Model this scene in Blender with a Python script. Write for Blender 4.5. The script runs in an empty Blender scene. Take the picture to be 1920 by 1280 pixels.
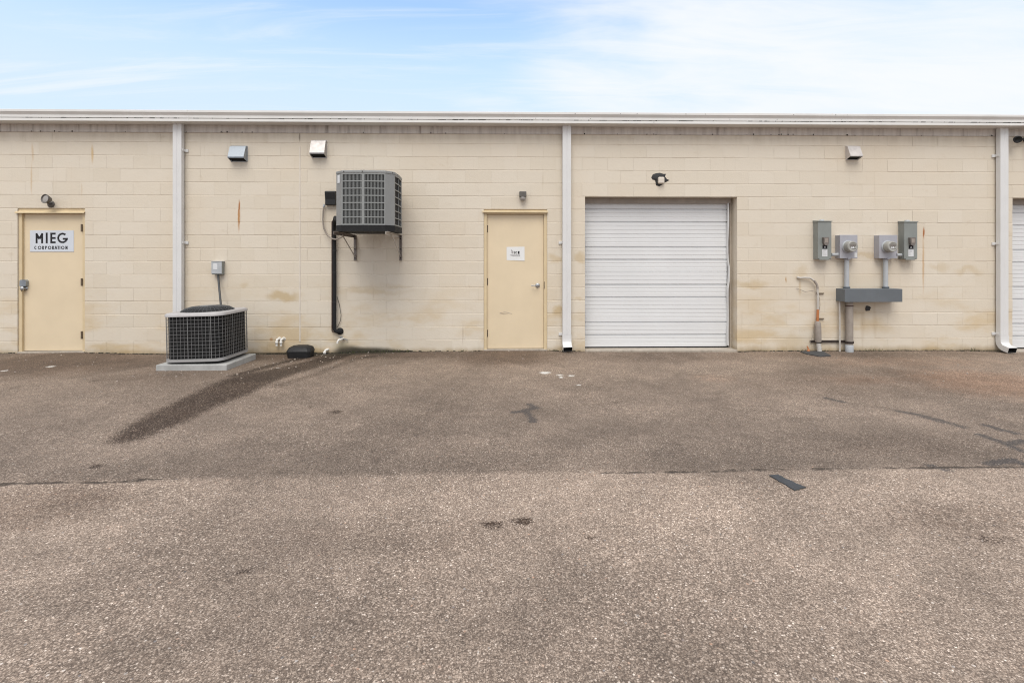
import bpy, math, random
import numpy as np
from mathutils import Vector, Matrix
random.seed(7)
SC = bpy.context.scene
COL = SC.collection
R = math.radians

# ------------------------------------------------------------------ camera, sky, sun, exposure
CAM_Z, DIST, F = 1.44, 8.0, 960.0
YAW = math.atan(0.024)
HORIZON = 488.0
cd = bpy.data.cameras.new("Camera"); cam = bpy.data.objects.new("Camera", cd); COL.objects.link(cam)
cam.location = (0, -DIST, CAM_Z); cam.rotation_euler = (R(90), 0, -YAW)
cd.sensor_width = 36; cd.lens = 18.0; cd.shift_y = (HORIZON - 640) / 1920
cd.clip_start = 0.05; cd.clip_end = 2000
SC.camera = cam

SUN_EL, SUN_AZ = R(58), R(10)          # azimuth measured from behind the camera, towards the left
SKY_STRENGTH = 0.15
wd = bpy.data.worlds.new("World"); SC.world = wd; wd.use_nodes = True

def sky():
    nt = wd.node_tree; nt.nodes.clear(); L = nt.links.new
    def n(t, **k):
        o = nt.nodes.new(t)
        for a, b in k.items(): setattr(o, a, b)
        return o
    out = n('ShaderNodeOutputWorld'); bg = n('ShaderNodeBackground'); bg.inputs[1].default_value = SKY_STRENGTH
    st = n('ShaderNodeTexSky', sky_type='NISHITA'); st.sun_disc = False
    st.sun_elevation = SUN_EL; st.sun_rotation = R(180) + SUN_AZ
    st.air_density = 1.0; st.dust_density = 0.25; st.ozone_density = 1.6
    tc = n('ShaderNodeTexCoord'); sx = n('ShaderNodeSeparateXYZ'); L(tc.outputs['Generated'], sx.inputs[0])
    def m(op, a, b=None, c=None, clamp=False):
        o = n('ShaderNodeMath', operation=op); o.use_clamp = clamp
        for i, v in enumerate((a, b, c)):
            if v is None: continue
            if isinstance(v, (int, float)): o.inputs[i].default_value = v
            else: L(v, o.inputs[i])
        return o.outputs[0]
    zz = m('ADD', m('MAXIMUM', sx.outputs[2], 0.0), 0.12)
    px, py = m('DIVIDE', sx.outputs[0], zz), m('DIVIDE', sx.outputs[1], zz)
    cb = n('ShaderNodeCombineXYZ'); L(px, cb.inputs[0]); L(py, cb.inputs[1])
    def noise(scale, rot, stretch, loc, detail=6, rough=0.55, dist=0.0):
        mp = n('ShaderNodeMapping'); L(cb.outputs[0], mp.inputs[0])
        mp.inputs['Rotation'].default_value = (0, 0, rot); mp.inputs['Scale'].default_value = (stretch[0], stretch[1], 1)
        mp.inputs['Location'].default_value = loc
        t = n('ShaderNodeTexNoise'); L(mp.outputs[0], t.inputs[0]); t.inputs['Scale'].default_value = scale
        t.inputs['Detail'].default_value = detail; t.inputs['Roughness'].default_value = rough; t.inputs['Distortion'].default_value = dist
        return t.outputs[0]
    big = noise(0.75, R(28), (1.0, 2.2), (3.1, 1.7, 0), 6, 0.56, 0.5)
    wisp = noise(1.9, R(24), (0.7, 2.6), (7.3, 0.4, 0), 7, 0.6, 0.9)
    # the cloud bank lies to the right of the street axis
    side = n('ShaderNodeMapRange'); side.interpolation_type = 'SMOOTHSTEP'; L(px, side.inputs[0])
    for i, v in ((1, -0.45), (2, 0.75), (3, -0.20), (4, 0.24)): side.inputs[i].default_value = v
    rear = n('ShaderNodeMapRange'); rear.interpolation_type = 'SMOOTHSTEP'; L(sx.outputs[1], rear.inputs[0])   # unseen cloud cover added behind the camera, to neutralise the light on the wall
    for i, v in ((1, 0.45), (2, -0.35), (3, 0.0), (4, 0.70)): rear.inputs[i].default_value = v
    cov = m('ADD', m('ADD', m('ADD', m('MULTIPLY', big, 0.8), m('MULTIPLY', wisp, 0.55)), side.outputs[0]), rear.outputs[0])
    mr = n('ShaderNodeMapRange'); mr.interpolation_type = 'SMOOTHSTEP'; L(cov, mr.inputs[0])
    for i, v in ((1, 0.50), (2, 1.06), (3, 0.0), (4, 0.96)): mr.inputs[i].default_value = v
    # milky veil towards the skyline
    hz = n('ShaderNodeMapRange'); hz.interpolation_type = 'SMOOTHSTEP'; L(sx.outputs[2], hz.inputs[0])
    for i, v in ((1, 0.24), (2, 0.50), (3, 0.90), (4, 0.05)): hz.inputs[i].default_value = v
    ci = n('ShaderNodeMapRange'); ci.interpolation_type = 'SMOOTHSTEP'; L(noise(1.1, R(-32), (0.6, 3.0), (1.3, 4.4, 0), 7, 0.62, 1.2), ci.inputs[0])   # thin cirrus
    for i, v in ((1, 0.46), (2, 0.72), (3, 0.0), (4, 0.50)): ci.inputs[i].default_value = v
    cl = m('MAXIMUM', mr.outputs[0], ci.outputs[0])
    mix = n('ShaderNodeMix', data_type='RGBA'); L(cl, mix.inputs['Factor']); g = n('ShaderNodeMix', data_type='RGBA', blend_type='MULTIPLY'); g.inputs['Factor'].default_value = 1; L(st.outputs[0], g.inputs[6]); g.inputs[7].default_value = (1.66, 1.72, 1.72, 1); 
    veil = n('ShaderNodeMix', data_type='RGBA'); L(hz.outputs[0], veil.inputs['Factor']); L(g.outputs[2], veil.inputs[6]); veil.inputs[7].default_value = (4.0, 4.75, 5.8, 1); L(veil.outputs[2], mix.inputs[6])
    mix.inputs[7].default_value = CLOUD
    L(mix.outputs[2], bg.inputs[0]); L(bg.outputs[0], out.inputs[0])
CLOUD = (5.35, 5.5, 5.8, 1)
sky()

sd = bpy.data.lights.new("Sun", 'SUN'); sun = bpy.data.objects.new("Sun", sd); COL.objects.link(sun)
sd.energy = 2.0; sd.angle = R(38); sd.color = (1.0, 0.95, 0.87)
_d = Vector((-math.sin(SUN_AZ) * math.cos(SUN_EL), -math.cos(SUN_AZ) * math.cos(SUN_EL), math.sin(SUN_EL)))
sun.rotation_euler = _d.to_track_quat('Z', 'Y').to_euler()

SC.view_settings.view_transform = 'Standard'; SC.view_settings.look = 'None'
SC.view_settings.gamma = 1.0; SC.view_settings.use_curve_mapping = False
SC.view_settings.exposure = 0.25
SC.render.engine = 'CYCLES'; SC.cycles.filter_width = 1.1; SC.cycles.use_denoising = True; SC.cycles.denoiser = 'OPENIMAGEDENOISE'
SC.cycles.denoising_input_passes = 'RGB_ALBEDO_NORMAL'; SC.cycles.denoising_prefilter = 'NONE'

# ------------------------------------------------------------------ helpers
CY, SY = math.cos(YAW), math.sin(YAW)
def at(px, py, out=0.0):
    "point standing `out` metres in front of the wall face"
    u, v = px - 960, HORIZON - py
    t = (DIST - out) / (CY * F - SY * u)
    return Vector((t * (SY * F + CY * u), -out, CAM_Z + t * v))
def onground(px, py, z=0.0):
    u, v = px - 960, HORIZON - py
    t = (z - CAM_Z) / v
    return Vector((t * (SY * F + CY * u), -DIST + t * (CY * F - SY * u), z))
BASE = [(-400, 662), (0, 662.5), (150, 660.5), (230, 663), (300, 664), (480, 664), (560, 664), (640, 662), (700, 659), (870, 658.5), (905, 657),
        (1028, 657), (1100, 659), (1383, 659.5), (1460, 658), (1600, 657.5), (1780, 657), (1868, 659), (1920, 660.5), (2300, 661)]
_bx = np.array([at(a, b).x for a, b in BASE]); _bz = np.array([at(a, b).z for a, b in BASE])
def gh(x, y):
    "ground height"
    k = np.exp(np.minimum(y, 0) / 1.1)
    return np.interp(x, _bx, _bz) * k + 0.012 * np.sin(x * 0.6 + 0.4) * np.sin(y * 0.8) * (1 - k)
def ghf(x, y): return float(gh(np.array([x]), np.array([y]))[0])

class MB:
    def __init__(s): s.v = []; s.f = []; s.sm = []
    def add(s, vs, fs, smooth=False):
        o = len(s.v); s.v += [tuple(p) for p in vs]; s.f += [tuple(i + o for i in f) for f in fs]; s.sm += [smooth] * len(fs); return s
    def box(s, x0, x1, y0, y1, z0, z1):
        x0, x1 = sorted((x0, x1)); y0, y1 = sorted((y0, y1)); z0, z1 = sorted((z0, z1))
        v = [(x0,y0,z0),(x1,y0,z0),(x1,y1,z0),(x0,y1,z0),(x0,y0,z1),(x1,y0,z1),(x1,y1,z1),(x0,y1,z1)]
        return s.add(v, [(3,2,1,0),(4,5,6,7),(0,1,5,4),(1,2,6,5),(2,3,7,6),(3,0,4,7)])
    def obox(s, c, ax, ay, az):
        "box with centre c and half-axis vectors"
        c = Vector(c); v = []
        for k in (-1, 1):
            for (i, j) in ((-1,-1),(1,-1),(1,1),(-1,1)): v.append(c + Vector(ax)*i + Vector(ay)*j + Vector(az)*k)
        return s.add(v, [(3,2,1,0),(4,5,6,7),(0,1,5,4),(1,2,6,5),(2,3,7,6),(3,0,4,7)])
    def bar(s, a, b, w, h, up=(0,0,1)):
        a, b = Vector(a), Vector(b); d = (b - a); l = d.length; d.normalize()
        sd = d.cross(Vector(up))
        if sd.length < 1e-4: sd = d.cross(Vector((0,1,0)))
        sd.normalize(); u = sd.cross(d)
        return s.obox((a + b) / 2, sd * w / 2, d * l / 2, u * h / 2)
    def prism(s, poly, d, smooth=False):
        "closed polygon of 3D points extruded by the vector d"
        n = len(poly); d = Vector(d)
        v = [Vector(p) for p in poly] + [Vector(p) + d for p in poly]
        s.add(v, [tuple(range(n))[::-1], tuple(range(n, 2 * n))], False)
        return s.add(v, [(i, (i + 1) % n, n + (i + 1) % n, n + i) for i in range(n)], smooth)
    def sweep(s, path, prof, side=None, cap=True, smooth=True, scale=None):
        "profile (list of 2D points) carried along a path; side fixes the first profile axis"
        path = [Vector(p) for p in path]; n = len(prof); vs = []; ref = None
        for i, p in enumerate(path):
            t = (path[min(i+1, len(path)-1)] - path[max(i-1, 0)]).normalized()
            if side is not None: a = Vector(side); a = (a - t * a.dot(t)).normalized()
            else:
                if ref is None:
                    ref = Vector((0,0,1)) if abs(t.z) < 0.9 else Vector((1,0,0))
                a = (ref - t * ref.dot(t)).normalized(); ref = a
            b = t.cross(a)
            k = scale[i] if scale else 1.0
            if 0 < i < len(path) - 1:
                t0 = (p - path[i-1]).normalized(); t1 = (path[i+1] - p).normalized()
                c = math.sqrt(max(0.3, (1 + t0.dot(t1)) / 2))
            else: c = 1.0
            for (q, r) in prof: vs.append(p + a * q * k + b * r * k / (c if side is not None else 1))
        fs = []
        for i in range(len(path) - 1):
            for j in range(n):
                fs.append((i*n + j, i*n + (j+1) % n, (i+1)*n + (j+1) % n, (i+1)*n + j))
        s.add(vs, fs, smooth)
        if cap:
            s.add(vs[:n], [tuple(range(n))[::-1]]); s.add(vs[-n:], [tuple(range(n))])
        return s
    def tube(s, path, r, seg=14, cap=True, scale=None):
        return s.sweep(path, [(r * math.cos(2*math.pi*k/seg), r * math.sin(2*math.pi*k/seg)) for k in range(seg)], None, cap, True, scale)
    def lathe(s, prof, o, axis, seg=24):
        "prof = (radius, height) pairs turned about axis through o"
        o = Vector(o); axis = Vector(axis).normalized()
        a = axis.orthogonal().normalized(); b = axis.cross(a); vs = []
        for (r, h) in prof:
            for k in range(seg):
                w = 2 * math.pi * k / seg; vs.append(o + axis * h + (a * math.cos(w) + b * math.sin(w)) * max(r, 1e-5))
        fs = []
        for i in range(len(prof) - 1):
            for k in range(seg): fs.append((i*seg + k, i*seg + (k+1) % seg, (i+1)*seg + (k+1) % seg, (i+1)*seg + k))
        return s.add(vs, fs, True)
    def build(s, name, mat, parent=None, bevel=0, loc=None, fixn=True):
        o = worldloc(parent) if parent else Vector(loc if loc is not None else (0, 0, 0))
        me = bpy.data.meshes.new(name)
        me.from_pydata([(p[0]-o.x, p[1]-o.y, p[2]-o.z) for p in s.v], [], s.f)
        me.polygons.foreach_set('use_smooth', s.sm); me.update()
        if fixn:
            import bmesh
            bm = bmesh.new(); bm.from_mesh(me); bmesh.ops.recalc_face_normals(bm, faces=bm.faces); bm.to_mesh(me); bm.free()
        me.materials.append(mat)
        ob = bpy.data.objects.new(name, me); COL.objects.link(ob)
        if parent: ob.parent = parent
        else: ob.location = o
        if bevel:
            b = ob.modifiers.new('Bevel', 'BEVEL'); b.width = bevel; b.segments = 2; b.limit_method = 'ANGLE'; b.angle_limit = R(35)
        return ob
def worldloc(o):
    p = Vector((0, 0, 0))
    while o: p = p + o.location; o = o.parent
    return p
def tag(o, label, cat, group=None):
    o['label'] = label; o['category'] = cat
    if group: o['group'] = group
    return o
def thing(name, label, cat, loc, group=None):
    o = bpy.data.objects.new(name, None); COL.objects.link(o); o.location = loc; o.empty_display_size = 0.2
    return tag(o, label, cat, group)
def arc(c, r, a0, a1, n, ax, ay):
    c, ax, ay = Vector(c), Vector(ax), Vector(ay)
    return [c + ax * r * math.cos(R(a0 + (a1 - a0) * i / n)) + ay * r * math.sin(R(a0 + (a1 - a0) * i / n)) for i in range(n + 1)]

# ------------------------------------------------------------------ materials
class NT:
    def __init__(s, name):
        s.m = bpy.data.materials.new(name); s.m.use_nodes = True; s.t = s.m.node_tree; s.b = s.t.nodes['Principled BSDF']
        s.tc = s.t.nodes.new('ShaderNodeTexCoord'); s.pos = s.t.nodes.new('ShaderNodeNewGeometry').outputs['Position']
    def n(s, t, **k):
        o = s.t.nodes.new(t)
        for a, b in k.items(): setattr(o, a, b)
        return o
    def put(s, v, sock):
        if hasattr(v, 'links'): s.t.links.new(v, sock)
        elif isinstance(v, (tuple, list)) and len(v) == 3 and sock.type == 'RGBA': sock.default_value = (*v, 1)
        else: sock.default_value = v
    def math(s, op, a, b=0.0, c=0.0, clamp=False):
        o = s.n('ShaderNodeMath', operation=op); o.use_clamp = clamp
        for i, v in enumerate((a, b, c)): s.put(v, o.inputs[i])
        return o.outputs[0]
    def rng(s, x, a, b, c=0.0, d=1.0, smooth=True):
        o = s.n('ShaderNodeMapRange'); o.interpolation_type = 'SMOOTHSTEP' if smooth else 'LINEAR'
        for i, v in enumerate((x, a, b, c, d)): s.put(v, o.inputs[i])
        return o.outputs[0]
    def noise(s, scale, detail=3, rough=0.55, vec=None, dist=0.0, color=False):
        o = s.n('ShaderNodeTexNoise'); s.put(vec if vec is not None else s.pos, o.inputs['Vector'])
        o.inputs['Scale'].default_value = scale; o.inputs['Detail'].default_value = detail; o.inputs['Roughness'].default_value = rough
        o.inputs['Distortion'].default_value = dist
        return o.outputs[1 if color else 0]
    def scaled(s, sc, vec=None, loc=(0, 0, 0)):
        o = s.n('ShaderNodeMapping'); s.put(vec if vec is not None else s.pos, o.inputs[0]); o.inputs['Scale'].default_value = sc
        o.inputs['Location'].default_value = loc; return o.outputs[0]
    def mix(s, f, a, b, mode='MIX'):
        o = s.n('ShaderNodeMix', data_type='RGBA', blend_type=mode); s.put(f, o.inputs['Factor']); s.put(a, o.inputs[6]); s.put(b, o.inputs[7]); return o.outputs[2]
    def ramp(s, x, stops):
        o = s.n('ShaderNodeValToRGB'); s.put(x, o.inputs[0]); e = o.color_ramp.elements
        while len(e) < len(stops): e.new(0.5)
        for i, (p, c) in enumerate(stops): e[i].position = p; e[i].color = (*c, 1)
        return o.outputs[0]
    def attr(s, name):
        o = s.n('ShaderNodeAttribute'); o.attribute_name = name; return o.outputs['Fac']
    def bump(s, h, strength, dist, nrm=None):
        o = s.n('ShaderNodeBump'); s.put(h, o.inputs['Height']); o.inputs['Strength'].default_value = strength; o.inputs['Distance'].default_value = dist
        if nrm is not None: s.put(nrm, o.inputs['Normal'])
        return o.outputs[0]
    def out(s, col, rough=0.6, metal=0.0, nrm=None, spec=None):
        s.put(col, s.b.inputs['Base Color']); s.put(rough, s.b.inputs['Roughness']); s.put(metal, s.b.inputs['Metallic'])
        if nrm is not None: s.put(nrm, s.b.inputs['Normal'])
        if spec is not None: s.b.inputs['Specular IOR Level'].default_value = spec
        return s.m
def scl(c, k): return tuple(min(1, x * k) for x in c)

def simple(name, col, rough=0.55, metal=0.0, var=0.10, scale=6.0, dirt=0.0, dirtcol=(0.10, 0.085, 0.065), bump=0.0, bscale=120):
    t = NT(name)
    a = t.noise(scale, 4, 0.6); f = t.rng(a, 0.25, 0.75)
    c = t.mix(f, scl(col, 1 - var), scl(col, 1 + var * 0.7))
    if dirt:
        d = t.noise(scale * 0.8, 5, 0.65, t.scaled((1.5, 1.5, 0.45), loc=(3, 5, 1)))
        c = t.mix(t.math('MULTIPLY', t.rng(d, 0.5, 0.78), dirt), c, dirtcol)
    nr = t.bump(t.noise(bscale, 3), bump, 0.002) if bump else None
    return t.out(c, t.rng(a, 0.2, 0.8, max(0.05, rough - 0.1), min(1, rough + 0.12)), metal, nr)

M = {}
M['cream'] = simple('cream_door_paint', (0.71, 0.59, 0.415), 0.45, 0, 0.04, 2.2, 0.05, (0.30, 0.22, 0.12))
M['frame'] = simple('yellow_frame_paint', (0.65, 0.525, 0.335), 0.5, 0, 0.06, 5, 0.10, (0.30, 0.21, 0.10))
M['white'] = simple('white_painted_metal', (0.67, 0.668, 0.665), 0.4, 0, 0.03, 4, 0.12, (0.42, 0.40, 0.36))
M['gutter'] = simple('white_gutter_paint', (0.72, 0.71, 0.69), 0.42, 0, 0.04, 1.5, 0.16, (0.38, 0.36, 0.32))
M['trim'] = None
M['galv'] = simple('galvanised_steel', (0.30, 0.33, 0.365), 0.42, 0.7, 0.16, 14)
M['galvlight'] = simple('bare_aluminium', (0.42, 0.40, 0.39), 0.40, 0.6, 0.10, 14)
M['galvwarm'] = simple('weathered_aluminium', (0.56, 0.525, 0.505), 0.45, 0.25, 0.12, 14)
M['dark'] = simple('hollow_shade', (0.012, 0.012, 0.012), 0.9)  # near-black that stands in for shade inside openings and gaps
M['black'] = simple('black_plastic', (0.010, 0.010, 0.011), 0.6, 0, 0.25, 12, 0.12, (0.06, 0.05, 0.045))
M['rubber'] = simple('black_foam_insulation', (0.010, 0.010, 0.011), 0.85, 0, 0.3, 25, bump=0.4)
M['acgrey'] = simple('grey_cabinet_paint', (0.245, 0.25, 0.247), 0.45, 0, 0.06, 6, 0.10, (0.2, 0.18, 0.16))
M['aclight'] = simple('light_grey_louver_paint', (0.262, 0.272, 0.268), 0.45, 0, 0.05, 6)
M['coil'] = simple('dark_coil_fins', (0.018, 0.018, 0.019), 0.85, 0.0, 0.2, 30)
M['coilmid'] = simple('grey_coil_fins', (0.075, 0.077, 0.08), 0.6, 0.3, 0.2, 30)
M['coilblack'] = simple('black_coil_fins', (0.006, 0.006, 0.0065), 0.9, 0.0, 0.2, 30)
M['lid'] = simple('pale_grey_lid_paint', (0.43, 0.415, 0.415), 0.5, 0, 0.06, 9, 0.25, (0.28, 0.25, 0.22))
M['wire'] = simple('grey_guard_wire', (0.23, 0.23, 0.23), 0.5, 0.2, 0.12, 20)
M['rim'] = simple('grey_rim_paint', (0.33, 0.325, 0.325), 0.5, 0, 0.08, 9, 0.3, (0.2, 0.18, 0.16))
M['wiremid'] = simple('dull_fan_guard', (0.085, 0.088, 0.092), 0.5, 0.1, 0.15, 14)
M['meter'] = simple('grey_meter_box_paint', (0.385, 0.385, 0.42), 0.4, 0.1, 0.06, 7, 0.12, (0.25, 0.23, 0.2))
M['breaker'] = simple('green_grey_box_paint', (0.235, 0.25, 0.238), 0.45, 0, 0.06, 7, 0.16, (0.16, 0.14, 0.11))
M['trough'] = simple('slate_grey_box_paint', (0.125, 0.14, 0.155), 0.5, 0, 0.10, 4, 0.10, (0.2, 0.19, 0.17))
M['pvc'] = simple('grey_conduit', (0.43, 0.45, 0.47), 0.45, 0, 0.08, 8, 0.2, (0.25, 0.23, 0.20))
M['oldpipe'] = simple('weathered_brown_grey_pipe', (0.31, 0.27, 0.235), 0.65, 0, 0.14, 9, 0.35, (0.18, 0.13, 0.10))
M['paleconduit'] = simple('pale_weathered_conduit', (0.52, 0.49, 0.45), 0.6, 0, 0.12, 14, 0.4, (0.2, 0.14, 0.10))
M['whitepvc'] = simple('white_pipe_plastic', (0.74, 0.72, 0.68), 0.35, 0, 0.05, 20, 0.2, (0.4, 0.35, 0.25))
M['orange'] = simple('orange_duct_plastic', (0.46, 0.17, 0.06), 0.55, 0, 0.15, 20, 0.25, (0.25, 0.12, 0.06))
M['rustysteel'] = simple('rusty_dark_steel', (0.055, 0.042, 0.036), 0.75, 0.3, 0.35, 30, 0.5, (0.10, 0.05, 0.03))
M['bronze'] = simple('bronze_lamp_paint', (0.12, 0.11, 0.10), 0.45, 0.2, 0.15, 20)
M['bracket'] = simple('brown_bracket_steel', (0.20, 0.175, 0.16), 0.55, 0.3, 0.2, 18, 0.3)
M['bracketlight'] = simple('bare_bracket_steel', (0.48, 0.45, 0.42), 0.45, 0.4, 0.12, 18, 0.2)
M['chrome'] = simple('satin_steel', (0.46, 0.47, 0.48), 0.32, 0.85, 0.08, 20)
M['hinge'] = simple('aged_hinge_metal', (0.16, 0.12, 0.085), 0.5, 0.5, 0.2, 40)
M['copper'] = simple('weathered_copper', (0.10, 0.055, 0.045), 0.5, 0.6, 0.2, 30)
M['sign'] = simple('white_sign_plate', (0.60, 0.635, 0.69), 0.35, 0, 0.02, 3)
M['paper'] = simple('white_paper', (0.74, 0.745, 0.74), 0.7, 0, 0.02, 6)
M['ink'] = simple('black_ink', (0.006, 0.006, 0.009), 0.75)
M['greyink'] = simple('grey_ink', (0.40, 0.385, 0.39), 0.6)
M['label'] = simple('white_label', (0.66, 0.67, 0.68), 0.5, 0, 0.08, 60)
M['lens'] = simple('dusty_lamp_lens', (0.34, 0.32, 0.30), 0.15, 0.0, 0.15, 40)
M['meterglass'] = simple('grey_meter_cover', (0.33, 0.325, 0.30), 0.18, 0.0, 0.08, 20)
M['mastic'] = simple('black_sealant', (0.022, 0.021, 0.021), 0.6, 0, 0.3, 40)
M['caulk'] = simple('white_caulk', (0.66, 0.60, 0.525), 0.6, 0, 0.06, 8, 0.3, (0.5, 0.44, 0.34))
M['garage'] = simple('white_steel_door_paint', (0.70, 0.705, 0.71), 0.42, 0, 0.03, 1.3, 0.12, (0.45, 0.44, 0.42))
M['tarpatch'] = simple('tar_patch', (0.055, 0.057, 0.060), 0.75, 0, 0.15, 25, bump=0.5, bscale=200)
M['jamb'] = simple('stained_jamb_paint', (0.46, 0.40, 0.325), 0.6, 0, 0.1, 5, 0.3, (0.25, 0.2, 0.15))
M['darkconduit'] = simple('dark_grey_conduit', (0.065, 0.066, 0.068), 0.6, 0, 0.15, 12)
M['sill'] = simple('pale_sill_concrete', (0.42, 0.37, 0.31), 0.85, 0, 0.15, 12, 0.45, (0.16, 0.13, 0.10), bump=0.5)
M['pad'] = simple('concrete_pad', (0.40, 0.40, 0.39), 0.85, 0, 0.16, 7, 0.35, (0.22, 0.22, 0.215), bump=0.5, bscale=90)
M['roof'] = simple('white_roof_sheet', (0.6, 0.6, 0.58), 0.5)
M['grime'] = simple('dark_mossy_grime', (0.022, 0.020, 0.013), 0.95, 0, 0.4, 30)
M['weed'] = simple('weed_leaf', (0.075, 0.085, 0.03), 0.7, 0, 0.3, 40)
M['pebble'] = simple('pale_pebble', (0.32, 0.27, 0.225), 0.8, 0, 0.35, 9)

def trim_mat():
    t = NT('stained_fascia_metal')
    st = t.noise(9, 5, 0.65, t.scaled((1.3, 1, 0.10)))
    st2 = t.noise(1.1, 3, 0.6, loc2 := t.scaled((1, 1, 0.1), loc=(4, 0, 0)))
    c = t.mix(t.rng(st, 0.35, 0.75), (0.60, 0.555, 0.51), (0.42, 0.375, 0.34))
    c = t.mix(t.math('MULTIPLY', t.rng(st2, 0.45, 0.7), t.rng(st, 0.52, 0.70)), c, (0.20, 0.165, 0.14))
    return t.out(c, 0.55)
M['trim'] = trim_mat()

def streaks(t, nz, px, pz0, pz1, w, wob=0.0):
    "vertical run-off mark on the wall face below a point, from pixel rows"
    a, b = at(px, pz0), at(px, pz1)
    cz, rz = (a.z + b.z) / 2, abs(a.z - b.z) / 2
    o = t.n('ShaderNodeVectorMath', operation='MULTIPLY_ADD'); t.put(nz, o.inputs[0])
    o.inputs[1].default_value = (1 / w, 0, 1 / rz); o.inputs[2].default_value = (-a.x / w, 0, -cz / rz)
    l = t.n('ShaderNodeVectorMath', operation='LENGTH'); t.put(o.outputs[0], l.inputs[0])
    return l.outputs['Value']

def wall_mat():
    t = NT('cream_painted_blockwork')
    nzc = t.noise(3.2, 4, 0.6, color=True)
    sub = t.n('ShaderNodeVectorMath', operation='SUBTRACT'); t.put(nzc, sub.inputs[0]); sub.inputs[1].default_value = (0.5, 0.5, 0.5)
    def warp(k):
        o = t.n('ShaderNodeVectorMath', operation='MULTIPLY_ADD'); t.put(sub.outputs[0], o.inputs[0]); o.inputs[1].default_value = (k, 0, k); t.put(t.pos, o.inputs[2]); return o.outputs[0]
    w1, w2 = warp(0.05), warp(0.28)
    rnd = t.n('ShaderNodeNewGeometry').outputs['Random Per Island']
    base = t.mix(rnd, (0.650, 0.582, 0.480), (0.680, 0.615, 0.518))
    big = t.noise(0.55, 4, 0.6)
    base = t.mix(t.math('MULTIPLY', t.rng(big, 0.4, 0.7), 0.5), base, (0.655, 0.560, 0.436))
    sep = t.n('ShaderNodeSeparateXYZ'); t.put(t.pos, sep.inputs[0]); Z = sep.outputs[2]
    pat = t.noise(1.5, 5, 0.62, t.scaled((0.55, 1, 1.5)))
    low = t.rng(Z, 0.15, 1.4, 1.0, 0.0)
    base = t.mix(t.math('MULTIPLY', t.math('MULTIPLY', t.rng(pat, 0.44, 0.66), low), 0.75), base, (0.560, 0.425, 0.245))
    spl = t.noise(5.0, 5, 0.65, t.scaled((0.6, 1, 1.0), loc=(9, 2, 4)))
    base = t.mix(t.math('MULTIPLY', t.rng(spl, 0.60, 0.78), 0.35), base, (0.47, 0.37, 0.25))
    # soft yellow damp patches: centre px x, y, half size in m
    for (px, py, rx, rz, k) in ((530,555,.32,.10,.75),(690,545,.40,.10,.28),(740,535,.25,.05,.25),(1000,500,.1,.06,.0),(1046,582,.12,.11,.75),(1040,484,.15,.09,.5),
                                (1086,484,.14,.08,.55),(1088,560,.08,.05,.4),(1410,532,.30,.08,.55),(1620,478,.35,.05,.42),(1760,500,.25,.07,.32),(1815,510,.26,.07,.38),
                                (1500,510,.10,.18,.35),(1640,610,.30,.16,.30),(460,534,.10,.05,.35),(515,650,.30,.10,.45),(1480,640,.35,.16,.45),(200,652,.35,.07,.5),(700,548,.7,.05,.22)):
        if k == 0: continue
        a = at(px, py)
        o = t.n('ShaderNodeVectorMath', operation='MULTIPLY_ADD'); t.put(w2, o.inputs[0]); o.inputs[1].default_value = (1/rx, 0, 1/rz); o.inputs[2].default_value = (-a.x/rx, 0, -a.z/rz)
        l = t.n('ShaderNodeVectorMath', operation='LENGTH'); t.put(o.outputs[0], l.inputs[0])
        base = t.mix(t.rng(l.outputs['Value'], 0.3, 1.15, k, 0.0), base, (0.50, 0.375, 0.205))
    # rust runs
    for (px, y0, y1, w, k, c) in ((448,372,440,.022,.95,(0.42,0.20,0.06)),(448,372,402,.014,.9,(0.36,0.13,0.03)),(1732,423,450,.020,1.0,(0.36,0.12,0.03)),(1731,430,560,.022,.65,(0.50,0.30,0.13)),
                                  (61,262,310,.020,.55,(0.55,0.40,0.24)),(59,300,372,.017,.6,(0.55,0.40,0.24)),(173,268,310,.024,.75,(0.56,0.39,0.19)),(153,340,372,.018,.3,(0.5,0.36,0.2)),
                                  (1474,517,532,.012,.9,(0.40,0.22,0.07)),(1500,520,560,.03,.45,(0.52,0.38,0.2)),(509,632,640,.030,.7,(0.40,0.2,0.07)),(1618,560,650,.05,.35,(0.48,0.37,0.24)),(1640,566,640,.05,.3,(0.48,0.37,0.24)),
                                  (562,244,268,.014,.75,(0.16,0.13,0.10)),(868,600,652,.013,.35,(0.3,0.22,0.15)),(640,636,662,.16,.55,(0.33,0.28,0.16))):
        base = t.mix(t.rng(streaks(t, w1, px, y0, y1, w), 0.25, 1.1, k, 0.0), base, c)
    # dark splash-up and mould along the foot
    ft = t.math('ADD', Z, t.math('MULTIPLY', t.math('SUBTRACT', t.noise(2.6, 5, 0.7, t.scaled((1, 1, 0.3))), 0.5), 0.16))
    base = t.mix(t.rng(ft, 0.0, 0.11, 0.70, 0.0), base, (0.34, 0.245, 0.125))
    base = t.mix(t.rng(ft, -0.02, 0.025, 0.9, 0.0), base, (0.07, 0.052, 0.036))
    for (px, rx, rz, k) in ((690,.62,.12,1.0),(655,.28,.15,.9),(735,.45,.06,.9),(560,.4,.045,.9),(1030,.2,.04,.6),(500,.4,.03,.6)):
        a = at(px, 663)
        o = t.n('ShaderNodeVectorMath', operation='MULTIPLY_ADD'); t.put(w1, o.inputs[0]); o.inputs[1].default_value = (1/rx, 0, 1/rz); o.inputs[2].default_value = (-a.x/rx, 0, -a.z/rz)
        l = t.n('ShaderNodeVectorMath', operation='LENGTH'); t.put(o.outputs[0], l.inputs[0])
        base = t.mix(t.rng(l.outputs['Value'], 0.55, 1.1, k * 0.92, 0.0), base, (0.05, 0.042, 0.028))
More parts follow.
